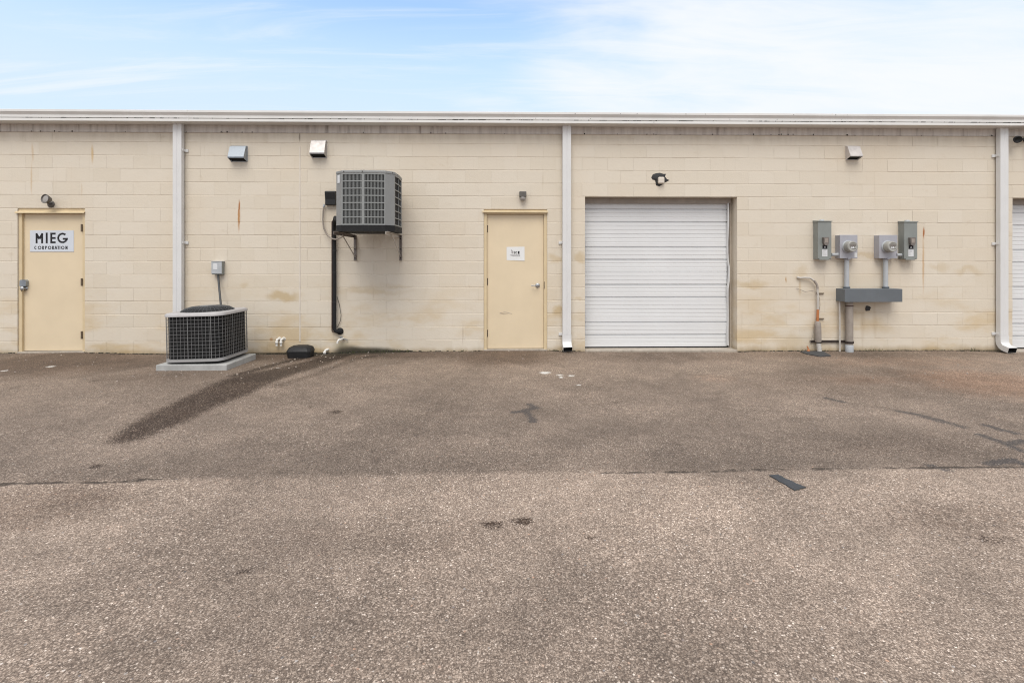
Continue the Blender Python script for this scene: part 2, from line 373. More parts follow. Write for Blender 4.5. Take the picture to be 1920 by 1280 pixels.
    # grime hanging below the eaves
    top = t.rng(Z, 3.18, 3.42, 0.0, 0.35)
    base = t.mix(t.math('MULTIPLY', top, t.rng(t.noise(6, 4, 0.6, t.scaled((1, 1, 0.15))), 0.35, 0.7)), base, (0.40, 0.335, 0.25))
    # thin run-off drips
    dr = t.rng(t.noise(4.5, 4, 0.6, t.scaled((3.4, 1, 0.16), loc=(2, 0, 3))), 0.60, 0.76)
    base = t.mix(t.math('MULTIPLY', dr, t.rng(t.noise(0.8, 3, 0.6), 0.40, 0.66, 0.0, 0.34)), base, (0.42, 0.335, 0.225))
    # small chips
    ch = t.noise(11, 2, 0.5, t.scaled((1, 1, 1.2), loc=(2, 1, 7)))
    base = t.mix(t.rng(ch, 0.80, 0.83), base, (0.24, 0.17, 0.11))
    bm = t.bump(t.math('ADD', t.noise(55, 4, 0.65), t.math('MULTIPLY', t.noise(7, 3), 1.2)), 0.55, 0.004)
    return t.out(base, 0.62, 0, bm, 0.35)
M['wall'] = wall_mat()

def ground_mat():
    t = NT('weathered_asphalt')
    P = t.pos
    v = t.n('ShaderNodeTexVoronoi'); v.inputs['Scale'].default_value = 140; t.put(P, v.inputs['Vector'])
    v2 = t.n('ShaderNodeTexVoronoi'); v2.inputs['Scale'].default_value = 230; t.put(P, v2.inputs['Vector'])
    v3 = t.n('ShaderNodeTexVoronoi'); v3.inputs['Scale'].default_value = 52; t.put(P, v3.inputs['Vector'])
    def chan(o, i):
        s = t.n('ShaderNodeSeparateColor'); t.put(o, s.inputs[0]); return s.outputs[i]
    stones = [(0.0, (0.070,0.056,0.047)), (0.25, (0.108,0.087,0.072)), (0.5, (0.150,0.123,0.103)), (0.75, (0.190,0.159,0.134)), (0.93, (0.245,0.210,0.182)), (0.985, (0.30,0.265,0.235)), (1.0, (0.42,0.385,0.35))]
    c1 = t.ramp(chan(v.outputs['Color'], 0), stones)
    c2 = t.ramp(chan(v2.outputs['Color'], 1), [(0.0, (0.060,0.048,0.040)), (0.4, (0.118,0.096,0.080)), (0.8, (0.175,0.147,0.124)), (1.0, (0.27,0.235,0.205))])
    pick = t.rng(chan(v.outputs['Color'], 2), 0.45, 0.55)
    c = t.mix(pick, c1, c2)
    # occasional tinted or white stones
    big = chan(v3.outputs['Color'], 0)
    near = t.rng(v3.outputs['Distance'], 0.26, 0.34, 1.0, 0.0)
    c = t.mix(t.math('MULTIPLY', t.math('GREATER_THAN', big, 0.93), near), c, t.ramp(chan(v3.outputs['Color'], 1), [(0.0, (0.30,0.265,0.23)), (0.45, (0.24,0.165,0.125)), (0.7, (0.10,0.10,0.105)), (1.0, (0.40,0.37,0.34))]))
    # dark binder between stones
    c = t.mix(t.rng(v.outputs['Distance'], 0.42, 0.70, 0.0, 0.55), c, (0.045,0.036,0.030))
    # clumps of coarse and fine stone, so the grain carries to a distance
    g1 = t.rng(t.noise(70, 3, 0.8), 0.30, 0.70, 0.83, 1.16, False); g2 = t.rng(t.noise(26, 4, 0.75), 0.30, 0.70, 0.87, 1.12, False)
    # broad tonal drift
    n1 = t.noise(0.42, 5, 0.6); n2 = t.noise(2.1, 5, 0.65); n3 = t.noise(9.0, 4, 0.6)
    k = t.math('MULTIPLY', t.rng(n1, 0.30, 0.70, 0.76, 1.16), t.math('MULTIPLY', t.rng(n2, 0.28, 0.72, 0.84, 1.12), t.rng(n3, 0.25, 0.75, 1.78, 2.12)))
    seam = t.math('ADD', t.attr('seam'), t.math('MULTIPLY', t.math('SUBTRACT', t.noise(2.2, 6, 0.72), 0.5), 0.24))
    up = t.rng(seam, -0.06, 0.06)                       # 1 on the older apron near the building
    apron = t.rng(seam, 0.0, 0.9, 0.69, 0.79)
    k = t.math('MULTIPLY', k, t.mix(up, (1.0, 1.0, 1.0), (1, 1, 1)))
    lot = t.rng(seam, -2.4, -0.05, 0.93, 1.12)
    fac = t.n('ShaderNodeMix', data_type='FLOAT'); t.put(up, fac.inputs[0]); t.put(lot, fac.inputs[2]); t.put(apron, fac.inputs[3])
    k = t.math('MULTIPLY', k, fac.outputs[0])
    k = t.math('MULTIPLY', k, t.math('MULTIPLY', g1, g2)); kk = t.n('ShaderNodeCombineXYZ')
    for i, w in enumerate((1.225, 1.13, 1.03)): t.put(t.math('MULTIPLY', k, w), kk.inputs[i])
    c = t.mix(1.0, c, kk.outputs[0], 'MULTIPLY')
    wob = t.math('ADD', t.math('MULTIPLY', t.math('SUBTRACT', t.noise(3.0, 6, 0.68), 0.5), 0.75), t.math('ADD', t.math('MULTIPLY', t.math('SUBTRACT', n3, 0.5), 0.5), t.math('MULTIPLY', t.math('SUBTRACT', chan(v.outputs['Color'], 1), 0.5), 0.55)))
    def mask(a, lo=0.30, hi=0.72): return t.rng(t.math('ADD', t.attr(a), t.math('MULTIPLY', wob, t.rng(t.attr(a), 0.0, 0.25))), lo, hi)
    c = t.mix(t.math('MULTIPLY', mask('damp', 0.08, 0.95), 0.72), c, t.mix(1.0, c, (0.33,0.275,0.24), 'MULTIPLY'))
    c = t.mix(t.math('MULTIPLY', mask('rust', 0.1, 1.0), 0.30), c, t.mix(1.0, c, (1.55,1.02,0.70), 'MULTIPLY'))
    wet = mask('wet')
    speck = t.rng(chan(v.outputs['Color'], 0), 0.62, 0.95, 0.93, 0.42)      # pale stones stand proud of the wet film
    c = t.mix(t.math('MULTIPLY', wet, speck), c, t.mix(1.0, c, (0.155,0.110,0.078), 'MULTIPLY'))
    seal = mask('seal', 0.35, 0.65)
    c = t.mix(t.math('MULTIPLY', seal, 0.68), c, (0.040,0.040,0.042))
    c = t.mix(t.math('MULTIPLY', mask('paint', 0.40, 0.6), 0.9), c, (0.66,0.64,0.60))
    c = t.mix(t.math('MULTIPLY', mask('moss', 0.3, 0.8), 0.8), c, (0.028,0.023,0.013))
    # open crack along the seam where it has parted
    jag = t.math('MULTIPLY', t.math('SUBTRACT', t.noise(7.0, 6, 0.78), 0.5), 0.10)
    crk = t.rng(t.math('ADD', t.attr('crack'), jag), 0.008, 0.024, 1.0, 0.0)
    crk = t.math('MULTIPLY', crk, t.rng(t.noise(2.6, 4, 0.6, t.scaled((1, 1, 1), loc=(5, 0, 0))), 0.30, 0.44))
    c = t.mix(t.math('MULTIPLY', crk, 0.8), c, (0.035,0.027,0.020))
    h = t.math('ADD', t.math('MULTIPLY', v.outputs['Distance'], -0.6), t.math('MULTIPLY', v2.outputs['Distance'], -0.25))
    nr = t.bump(t.math('ADD', h, t.math('MULTIPLY', crk, -1.0)), 0.35, 0.004)
    return t.out(c, t.math('SUBTRACT', 0.88, t.math('MULTIPLY', wet, 0.18)), 0, nr, 0.3)
M['ground'] = ground_mat()

# ------------------------------------------------------------------ ground
def poly_sd(px, py, poly):
    "signed distance to polygon, positive inside"
    P = np.array(poly); d = np.full(px.shape, 1e9); ins = np.zeros(px.shape, bool)
    n = len(P)
    for i in range(n):
        ax, ay = P[i]; bx, by = P[(i + 1) % n]
        ex, ey = bx - ax, by - ay; wx, wy = px - ax, py - ay
        t = np.clip((wx * ex + wy * ey) / (ex * ex + ey * ey + 1e-12), 0, 1)
        d = np.minimum(d, np.hypot(wx - t * ex, wy - t * ey))
        cnd = ((ay > py) != (by > py)) & (px < (bx - ax) * (py - ay) / (by - ay + 1e-12) + ax)
        ins ^= cnd
    return np.where(ins, d, -d)
def line_d(px, py, pts):
    d = np.full(px.shape, 1e9)
    for (a, b) in zip(pts[:-1], pts[1:]):
        ex, ey = b[0]-a[0], b[1]-a[1]; wx, wy = px - a[0], py - a[1]
        t = np.clip((wx * ex + wy * ey) / (ex * ex + ey * ey + 1e-12), 0, 1)
        d = np.minimum(d, np.hypot(wx - t * ex, wy - t * ey))
    return d
def smooth(x, a, b):
    t = np.clip((x - a) / (b - a), 0, 1); return t * t * (3 - 2 * t)
def G(pts): return [tuple(onground(a, b)[:2]) for a, b in pts]

def make_ground():
    xs = np.concatenate([[-400, -200, -100, -60, -40, -25, -18], np.arange(-14, 15.01, 0.04), [18, 25, 40, 60, 100, 200, 400]])
    ys = np.concatenate([[-400, -200, -100, -60, -40, -25, -16, -12, -10], np.arange(-8, 0.061, 0.04), [0.5, 5, 20, 60, 150, 400]])
    X, Y = np.meshgrid(xs, ys); nx, ny = len(xs), len(ys)
    Z = gh(X, Y); Z = np.where(Y > 0.3, -0.05, Z)
    v = np.stack([X, Y, Z], -1).reshape(-1, 3)
    idx = np.arange(nx * ny).reshape(ny, nx)
    f = np.stack([idx[:-1, :-1], idx[:-1, 1:], idx[1:, 1:], idx[1:, :-1]], -1).reshape(-1, 4)
    me = bpy.data.meshes.new('ground'); me.from_pydata(v.tolist(), [], f.tolist()); me.update()
    me.polygons.foreach_set('use_smooth', [True] * len(me.polygons))
    A = {k: np.zeros(X.shape) for k in ('seam', 'wet', 'damp', 'rust', 'seal', 'paint', 'moss')}
    A['crack'] = np.full(X.shape, 1.0)
    sp = G([(-300, 908), (0, 905), (260, 899), (500, 893), (960, 886), (1250, 885), (1500, 880), (1920, 877), (2300, 875)])
    A['seam'] = Y - np.interp(X, [p[0] for p in sp], [p[1] for p in sp])
    def poly(k, pts, s=1.0, soft=0.10, grow=0.0):
        d = poly_sd(X, Y, G(pts)); A[k] = np.maximum(A[k], s * smooth(d + grow, -soft, soft))
    def ell(k, cx, cy, rx, ry, s=1.0, lo=0.2, rot=0.0):
        c = onground(cx, cy); a = onground(cx + rx, cy); b = onground(cx, cy - ry); e = onground(cx, cy + ry)
        hx, hy = abs(a.x - c.x), abs(b.y - e.y) / 2; my = (b.y + e.y) / 2
        d = np.hypot((X - c.x) / hx, (Y - my) / hy); A[k] = np.maximum(A[k], s * smooth(1.25 - d, 0, 1.25 - lo))
    def line(k, pts, w, s=1.0):
        d = line_d(X, Y, G(pts)); A[k] = np.maximum(A[k], s * smooth(-d, -w, -w * 0.2))
    poly('wet', [(213,826),(245,800),(300,769),(360,742),(420,713),(480,698),(530,708),(470,736),(420,756),(330,796),(262,822),(225,829)], 1.0, 0.16, 0.03)
    poly('wet', [(440,722),(480,698),(560,680),(620,664),(665,664),(620,682),(560,700),(500,722)], 0.9, 0.14)
    line('wet', [(520,725),(600,700),(660,676),(720,668)], 0.16, 0.50)
    line('wet', [(440,705),(520,682),(575,668)], 0.15, 0.75)
    ell('damp', 620, 668, 200, 14, 1.0); ell('damp', 110, 685, 270, 34, 1.0); ell('damp', 150, 672, 190, 14, 1.0); ell('damp', 940, 672, 140, 20, 1.0); ell('damp', 760, 668, 200, 10, 0.8); ell('damp', 1250, 668, 220, 16, 0.6)
    ell('damp', 60, 950, 240, 60, 0.62); ell('damp', 300, 705, 160, 26, 0.55); ell('damp', 1640, 720, 360, 38, 0.42); ell('damp', 1700, 835, 280, 45, 0.36)
    ell('damp', 1150, 868, 560, 18, 0.15); ell('damp', 1600, 665, 420, 10, 0.5); ell('damp', 760, 1010, 420, 60, 0.28); ell('damp', 1800, 985, 260, 60, 0.4)
    ell('rust', 1880, 725, 190, 40, 1.0); ell('rust', 1620, 712, 120, 14, 0.55); ell('rust', 1340, 708, 60, 10, 0.45); ell('rust', 1700, 680, 240, 18, 0.5)
    for p in ([(992,757),(1006,764),(984,768),(992,778),(1000,790)], [(964,772),(985,770),(996,782)], [(1550,745),(1580,752)], [(1680,769),(1720,776),(1760,786),(1805,800)], [(1735,782),(1770,792)],
              [(1838,815),(1870,826),(1920,846)], [(1845,796),(1880,806),(1905,812)], [(1850,870),(1900,862),(1925,872)], [(1745,874),(1775,882)], [(1890,832),(1925,826)]): line('seal', p, 0.072, 0.82)
    ell('wet', 925, 985, 32, 7, 0.85, 0.3); ell('wet', 980, 978, 22, 10, 1.0, 0.4); ell('wet', 180, 873, 16, 4, 0.95, 0.4); ell('wet', 630, 773, 16, 5, 0.8, 0.3)
    ell('wet', 1105, 1010, 14, 4, 0.7); ell('wet', 582, 764, 8, 3, 0.7); ell('wet', 1155, 753, 9, 2.5, .7); ell('wet', 690, 783, 14, 3, .5); ell('wet', 1265, 885, 40, 3, .6); ell('wet', 1870, 1015, 60, 12, .45)
    rq = random.Random(17)
    for _ in range(46):          # old drips and small oil spots
        y_ = rq.uniform(690, 1180); q_ = rq.uniform(3, 12) * (y_ - 488) / 420; ell('wet', rq.uniform(0, 1920), y_, q_, q_ * rq.uniform(.2, .4), rq.uniform(.35, .75), 0.4)
    for (x, y, a, b) in ((1022,699,15,3.0),(1050,703,10,2),(1052,707,7,1.6),(1070,704,9,2),(1085,721,7,1.2),(95,688,10,2.2),(8,696,9,1.8),(520,690,4,1.0)): ell('paint', x, y, a * 0.95, b * 0.95, 0.85, 0.3)
    ell('moss', 690, 663, 90, 5, 1.0); ell('moss', 600, 665, 90, 4, 0.9); ell('moss', 1045, 661, 50, 3, 0.6); ell('moss', 300, 702, 0.1, 0.1, 0.0)
    for p in ([(0, 906), (60, 904), (130, 902), (200, 903), (262, 898), (330, 897)], [(1130, 887), (1230, 886)], [(1250, 886), (1400, 883), (1500, 881), (1640, 880), (1760, 878), (1920, 876)]):
        A['crack'] = np.minimum(A['crack'], line_d(X, Y, G(p)))
    for k, a in A.items():
        at_ = me.attributes.new(k, 'FLOAT', 'POINT'); at_.data.foreach_set('value', a.reshape(-1).astype(np.float32))
    me.materials.append(M['ground'])
    o = bpy.data.objects.new('ground', me); COL.objects.link(o); o['kind'] = 'structure'
make_ground()

# ------------------------------------------------------------------ building
bld = thing('warehouse_building', 'long low cream painted block warehouse with white gutter', 'building', (0, 0, 0))
CH = 0.2032
XL, XR = -13.0, 14.0
def X(px, out=0.0): return at(px, 480, out).x
def Zp(px, py, out=0.0): return at(px, py, out).z
TOPDOOR = 11 * CH
# openings: x0, x1, top z, reveal depth
OPEN = [(X(33), X(159), TOPDOOR, 0.10), (X(907), X(1026), TOPDOOR, 0.10), (X(1097), X(1382), TOPDOOR + CH, 0.30), (X(1898.5), X(1898.5) + 2.43, TOPDOOR + CH, 0.30)]
def make_wall():
    b = MB(); rr = random.Random(3)
    for c in range(-2, 17):
        z0, z1 = c * CH, (c + 1) * CH
        ops = sorted([(o[0], o[1]) for o in OPEN if z0 < o[2] - 0.01])
        spans = []; x = XL
        for (a, e) in ops: spans.append((x, a)); x = e
        spans.append((x, XR))
        off = 0.07 + (0.2032 if c % 2 else 0)
        for (a, e) in spans:
            b.add([(a, .0028, z0), (e, .0028, z0), (e, .0028, z1), (a, .0028, z1)], [(0, 1, 2, 3)])
            k = math.floor((a - off) / 0.4064); x = off + k * 0.4064
            while x < e:
                p, q = max(x, a), min(x + 0.4064, e); x += 0.4064
                if q - p < 0.012: continue
                hj, bj = 0.0004, 0.0022; hd = .004 if rr.random() < .025 else -.0004
                yt, yb = -rr.uniform(0, .0024), -rr.uniform(0, .0024); tl = rr.uniform(-.0008, .0008)
                i1, i2 = 0.0022, 0.0055
                jz0, jz1 = rr.uniform(-.001, .001), rr.uniform(-.001, .001)
                o_ = [(p+hj, .004, z0+bj+jz0), (q-hj, .004, z0+bj+jz1), (q-hj, .004, z1-bj+jz1), (p+hj, .004, z1-bj+jz0)]
                n_ = [(p+hj+i1, yb-tl, z0+bj+i2+jz0), (q-hj-i1, yb+tl, z0+bj+i2+jz1), (q-hj-i1, yt+tl, z1-bj-i2+jz1), (p+hj+i1, yt-tl, z1-bj-i2+jz0)]
                m_ = [(p+hj, min(hd, .004), z0+bj+i2*.6+jz0), (q-hj, hd, z0+bj+i2*.6+jz1), (q-hj, hd, z1-bj-i2*.6+jz1), (p+hj, hd, z1-bj-i2*.6+jz0)]
                b.add(o_ + n_ + m_, [(4,5,6,7),(0,1,9,8),(8,9,5,4),(9,10,6,5),(10,11,7,6),(11,8,4,7),(10,2,3,11)])
    for (a, e, t, d) in OPEN:      # reveals
        b.add([(a,.004,-.4),(a,d+.02,-.4),(a,d+.02,t),(a,.004,t)], [(0,1,2,3)])
        b.add([(e,.004,-.4),(e,.004,t),(e,d+.02,t),(e,d+.02,-.4)], [(0,1,2,3)])
        b.add([(a,.004,t),(a,d+.02,t),(e,d+.02,t),(e,.004,t)], [(0,1,2,3)])
    b.box(XL, XR, 0.33, 14, -0.4, 3.44)
    for xx in (XL, XR - 0.2): b.box(xx, xx + 0.2, 0.005, 0.33, -0.4, 3.44)
    b.build('wall', M['wall'], bld, fixn=False)
make_wall()

KS = 0.0012   # the eaves fall very slightly along the front
def eave(pts, name, mat, x0=XL, x1=XR, **k):
    b = MB(); n = len(pts)
    v = [(x0, -o, z + KS * x0) for o, z in pts] + [(x1, -o, z + KS * x1) for o, z in pts]
    b.add(v, [tuple(range(n))[::-1], tuple(range(n, 2*n))] + [(i, (i+1) % n, n + (i+1) % n, n + i) for i in range(n)])
    return b.build(name, mat, bld, **k)
eave([(-0.02, 3.408), (0.018, 3.408), (0.018, 3.412), (0.012, 3.416), (0.012, 3.60), (-0.02, 3.60)], 'fascia_trim', M['trim'])
gut = eave([(0.014, 3.526), (0.205, 3.526), (0.210, 3.530), (0.210, 3.5685), (0.185, 3.5695), (0.185, 3.5775), (0.2125, 3.5785), (0.2125, 3.612), (0.206, 3.616), (0.232, 3.655), (0.236, 3.658), (0.236, 3.688), (0.231, 3.692), (0.20, 3.692), (0.20, 3.66), (0.014, 3.64)], 'gutter', M['gutter'])
for px in (352, 962, 1559):      # slip joints of the gutter
    x = X(px, .21); z = KS * x
    pr = [(0.016, 3.5235), (0.2065, 3.5235), (0.2125, 3.529), (0.2125, 3.571), (0.206, 3.5725), (0.206, 3.5755), (0.215, 3.577), (0.215, 3.612), (0.2085, 3.616), (0.2345, 3.654), (0.2385, 3.657), (0.2385, 3.689), (0.235, 3.694), (0.19, 3.694), (0.19, 3.60), (0.016, 3.60)]
    bs = MB(); bs.prism([(x - .010, -o_, q + z) for o_, q in pr], (.02, 0, 0)); bs.build('gutter_joint', M['gutter'], gut)
bs = MB(); rr = random.Random(11)
for k in range(150):             # flaking edge and grit caught on the gutter bead
    x = rr.uniform(-8.5, 8.8); z = KS * x
    w = rr.choice((.004, .006, .010, .02, .035)); hgt = rr.uniform(.002, .006)
    if x > -1 and rr.random() < .3: w *= 1.6
    bs.box(x - w, x + w, -.2135, -.2045, 3.5735 + z - hgt / 2, 3.5745 + z + hgt)
for k in range(46):
    x = rr.uniform(-8.5, 8.8); z = KS * x; w = rr.uniform(.004, .009)
    bs.box(x - w, x + w, -.0205, -.0182, 3.407 + z, 3.412 + rr.uniform(.0, .02) + z)
for k in range(16):
    x = rr.uniform(0, 6.5); z = KS * x; w = rr.uniform(.004, .007); q = rr.choice((3.60, 3.63, 3.67, 3.55))
    bs.box(x - w, x + w, -.2375 if q > 3.65 else -.2128, -.19, q + z - w * .6, q + z + w * .6)
gs = bs.build('grime_specks', M['grime'], gut); gs['kind'] = 'stuff'
eave([(-14.3, 3.60), (0.012, 3.64), (0.012, 3.66), (-14.3, 3.66 + .05)], 'roof', M['roof'])
b = MB(); x = X(562.5)
b.box(x - .010, x + .010, -.0052, .004, 0.18, 3.20)
b.build('caulk_joint', M['caulk'], bld, 0.003)

# ---- personnel doors
def make_door(x0, x1, hinge_right, label, drip_y):
    "hollow metal door in the wall opening x0..x1"
    zb = max(ghf((x0 + x1) / 2, 0), -0.02) + 0.015
    root = None
    sl = MB(); fw, rec, out = 0.048, 0.045, 0.018
    sl.box(x0 + fw + .003, x1 - fw - .003, .052, .095, zb + .012, TOPDOOR - .078)
    root = sl.build('door', M['cream'], bld, 0.002); root['label'] = label
    f = MB()
    for (a, s) in ((x0, 1), (x1, -1)):
        f.box(a + s * .0012, a + s * fw, .016, .098, zb - .03, TOPDOOR - .0012)
        f.box(a + s * (fw), a + s * (fw + .014), .097, .11, zb - .03, TOPDOOR - .075)
    f.box(x0 + fw, x1 - fw, .016, .098, TOPDOOR - .075, TOPDOOR - .0012)
    f.box(x0 + fw, x1 - fw, .0975, .12, zb - .03, TOPDOOR - .076)
    f.build('door_frame', M['frame'], root, 0.0025)
    d = MB()
    zc = Zp((33 if hinge_right else 967), drip_y)
    d.prism([(x0 - .02, .018, zc + .030), (x0 - .02, -.028, zc + .010), (x0 - .02, -.028, zc - .008), (x0 - .02, -.022, zc - .008), (x0 - .02, -.022, zc + .005), (x0 - .02, .018, zc + .022)], (x1 - x0 + .028, 0, 0))
    d.build('drip_cap', M['frame'], root)
    t = MB(); t.box(x0 + .001, x1 - .001, -.012, .096, zb - .06, zb + .004); t.build('threshold', M['sill'], root, 0.004)
    hx = (x1 - fw) if hinge_right else (x0 + fw)
    for z in (TOPDOOR - .30, TOPDOOR - 1.13, TOPDOOR - 1.94):
        h = MB()
        if hinge_right: h.tube([(hx - .004, .006, z - .058), (hx - .004, .006, z + .058)], .012, 10); h.box(hx - .012, hx + .006, .0085, .0525, z - .057, z + .057)
        else: h.tube([(hx, .045, z - .055), (hx, .045, z + .055)], .009, 10); h.box(hx - .017, hx + .017, .0495, .0518, z - .055, z + .055)
        h.build('hinge', M['hinge'], root)
    return root
dl = make_door(OPEN[0][0], OPEN[0][1], True, 'cream door with hinges on its right and a boxed knob', 399)
p = at(47.5, 535, -0.05)
h = MB(); h.lathe([(0.0, .075), (.022, .073), (.031, .060), (.031, .045), (.018, .040), (.016, .010), (.036, .008), (.038, 0)], (p.x, .052, p.z - .045), (0, -1, 0), 20)
hd = h.build('door_knob', M['chrome'], dl)
h = MB(); h.prism([(p.x - .045, .0515, p.z - .01), (p.x + .048, .0515, p.z - .01), (p.x + .050, .0515, p.z + .07), (p.x + .03, .0515, p.z + .088), (p.x - .03, .0515, p.z + .088), (p.x - .045, .0515, p.z + .07)], (0, -.05, 0))
h.build('lock_cover', M['galv'], dl, 0.008)
h = MB(); h.box(OPEN[0][0] + .040, OPEN[0][0] + .0505, .012, .0158, p.z - .09, p.z + .02); h.build('strike_plate', M['hinge'], dl)
dc = make_door(OPEN[1][0], OPEN[1][1], False, 'cream door with lever handle and a dented lower panel', 398)
p = at(1008, 535, -0.05)
h = MB(); h.lathe([(0.0, .016), (.028, .016), (.036, .010), (.038, 0)], (p.x, .052, p.z), (0, -1, 0), 24)
h.tube([(p.x, .05, p.z), (p.x, -.006, p.z), (p.x - .012, -.012, p.z), (p.x - .06, -.012, p.z - .001), (p.x - .105, -.010, p.z)], .0085, 10)
h.build('lever_handle', M['chrome'], dc)
h = MB(); h.box(OPEN[1][1] - .0505, OPEN[1][1] - .040, .012, .0158, p.z - .05, p.z + .06); h.build('strike_plate', M['hinge'], dc)
h = MB(); q = at(949, 586, -.052)
h.tube([(q.x - .10, .0515, q.z - .004), (q.x - .02, .0505, q.z + .012), (q.x + .09, .0515, q.z - .016)], .0035, 6)
h.tube([(q.x - .10, .0515, q.z - .010), (q.x - .05, .0505, q.z - .018), (q.x + .03, .0515, q.z - .012)], .0025, 6)
h.build('dent', M['jamb'], dc)

# ---- sectional garage doors
def make_garage(x0, x1, top, label):
    zb = ghf((x0 + x1) / 2, 0) + 0.05
    y0 = 0.20
    # profile from bottom to top: ribbed steel sections
    prof = []; pitch = 0.0672; z = zb; i = 0
    prof.append((y0, z))
    seams = []
    while z + pitch < top + .05:
        seam = (i + 1) in (3, 6, 12, 15, 21, 24, 30, 33); mid = (i + 1) % 9 == 0
        g = 0.018 if seam else 0.011; dp = 0.020 if seam else (0.0060 if mid else 0.0038)
        z1 = z + pitch
        prof += [(y0 - .001, z + .006), (y0, z + pitch * .5), (y0 - .001, z1 - g - .004), (y0 + dp, z1 - g), (y0 + dp, z1 - g * .35), (y0, z1)]
        z = z1; i += 1
    n = len(prof)
    b = MB(); xa, xb = x0 + .001, x1 - .075
    b.add([(xa, y, z) for y, z in prof] + [(xb, y, z) for y, z in prof], [(k, n + k, n + k + 1, k + 1) for k in range(n - 1)])
    b.box(xa, xb, y0 + .03, y0 + .05, zb, top)
    root = b.build('garage_door', M['garage'], bld, fixn=False); root['label'] = label
    s = MB(); s.tube([(xa, y0 + .012, zb - .008), (xb, y0 + .012, zb - .008)], .014, 10); s.build('bottom_seal', M['rubber'], root)
    t = MB()                                                  # wavy vinyl stop hanging loose on the right jamb
    pr = [(x1 - .078 + .006 * math.sin(k * .9) * (0.4 + .6 * (k > 7)) + (.012 if k in (9, 10, 11) else 0), y0 - .035 - .012 * math.sin(k * .7), zb + .02 + (top - .10 - zb) * (1 - k / 20)) for k in range(21)]
    t.sweep(pr, [(-.006, -.028), (.006, -.028), (.006, .028), (-.006, .028)], (1, 0, 0), True, False)
    t.build('weather_strip', M['white'], root)
    t = MB(); t.box(x1 - .062, x1 - .036, y0 - .02, y0 + .06, zb - .02, top - .02); t.build('jamb_track', M['bracket'], root)  # track coloured dark to paint in the shaded gap beside the strip
    t = MB(); t.box(x1 - .0345, x1 - .0015, y0 - .01, y0 + .08, zb - .02, top - .002); t.build('jamb_post', M['jamb'], root)
    t = MB(); t.box(x0 + .0012, x1 - .036, y0 - .06, y0 - .035, top - .085, top - .0015); t.build('shaded_head_stop', M['oldpipe'], root, .003)  # brown-grey colour puts the header's shade on this stop
    t = MB(); t.sweep([(x0 + .006 + .004 * math.sin(k), y0 - .10, zb + .14 + (top - .24 - zb) * k / 12) for k in range(13)], [(-.005, -.03), (.005, -.03), (.005, .03), (-.005, .03)], (1, 0, 0), True, False); t.build('side_seal', M['rubber'], root)
    t = MB(); t.box(x0 + .0012, x1 - .0012, -.02, y0 + .06, zb - .25, zb - .022); t.build('door_sill', M['sill'], root, .006)
    return root
make_garage(OPEN[2][0], OPEN[2][1], OPEN[2][2], 'white ribbed garage door between downspout and meters')
make_garage(OPEN[3][0], OPEN[3][1], OPEN[3][2], 'white ribbed garage door cut by the right edge of the photo')

# wall scar: black sealed hole below the wiring trough
b = MB(); p = at(1627, 577)
b.prism([(p.x + r * math.cos(a) , -.012, p.z + r * math.sin(a)) for a, r in ((0.1,.045),(.6,.036),(1.1,.030),(1.7,.034),(2.3,.042),(2.9,.038),(3.5,.045),(4.1,.060),(4.7,.045),(5.3,.050),(5.8,.036))], (0, .016, 0))
b.build('sealant_patch', M['mastic'], bld, .004)

# ------------------------------------------------------------------ downspouts
def downspout(px, label, strap_px, side, kick):
    out0, dep, w = 0.022, 0.078, 0.132
    xc = at(px, 480, out0 + dep).x + w / 2
    g = ghf(xc, -.1)
    t = thing('downspout', label, 'downspout', (xc, -.06, max(g, 0)), 'white downspouts on the wall')
    yc = -(out0 + dep / 2)
    hw, hd = w / 2, dep / 2
    def prof(hw, hd): return [(-hw, -hd), (-hw * .2, -hd), (-hw * .12, -hd + .006), (hw * .12, -hd + .006), (hw * .2, -hd), (hw, -hd), (hw, hd), (-hw, hd)]
    top = 3.532 + KS * xc
    b = MB(); zb = g + (0.0 if kick is None else .22)
    pf = prof(hw, hd)
    b.add([(xc + q, yc + r, zb) for q, r in pf] + [(xc + q, yc + r, top) for q, r in pf], [(i, (i+1) % 8, 8 + (i+1) % 8, 8 + i) for i in range(8)])
    b.build('pipe', M['white'], t, .006)
    if kick:
        e = MB(); n = 7
        ext = .05 if kick == 'front' else .10
        path = [(xc, yc, g + .27), (xc, yc, g + .20)] + [(xc, yc - .12 * (1 - math.cos(R(a))), g + .19 - .12 * math.sin(R(a))) for a in (15, 30, 45, 60)]
        q = Vector(path[-1]); path.append(q + Vector((.004, -ext, -.030)))
        rect = [(-hw-.003, -hd-.003), (hw+.003, -hd-.003), (hw+.003, hd+.003), (-hw-.003, hd+.003)]; sd_ = (1, 0, 0)
        e.sweep(path, rect, sd_, False, False); ins = MB(); ins.sweep(path, [(a * .94, b_ * .94) for a, b_ in rect], sd_, False, False)
        el = e.build('elbow', M['white'], t); ins.build('bore', M['dark'], el)  # black lining paints in the shade within the white elbow
    for y in strap_px:
        z = at(px, y).z; s = MB(); sx = xc + side * (hw + .02)
        s.box(sx - .032, sx + .032, -.020, -.001, z - .022, z + .022)
        s.box(xc + side * (hw + .002), xc + side * (hw + .012), -.085, -.004, z - .018, z + .018)
        s.build('strap', M['white'], t, .003)
    return t
downspout(323.5, 'tall white downspout rising behind the ground air conditioner', (283, 455), 1, None)
downspout(1055, 'white downspout between the lever handle door and the garage door', (455, 626), -1, 'front')
downspout(1876, 'white downspout at far right with its foot elbow bent sideways', (293, 457, 625), -1, 'right')

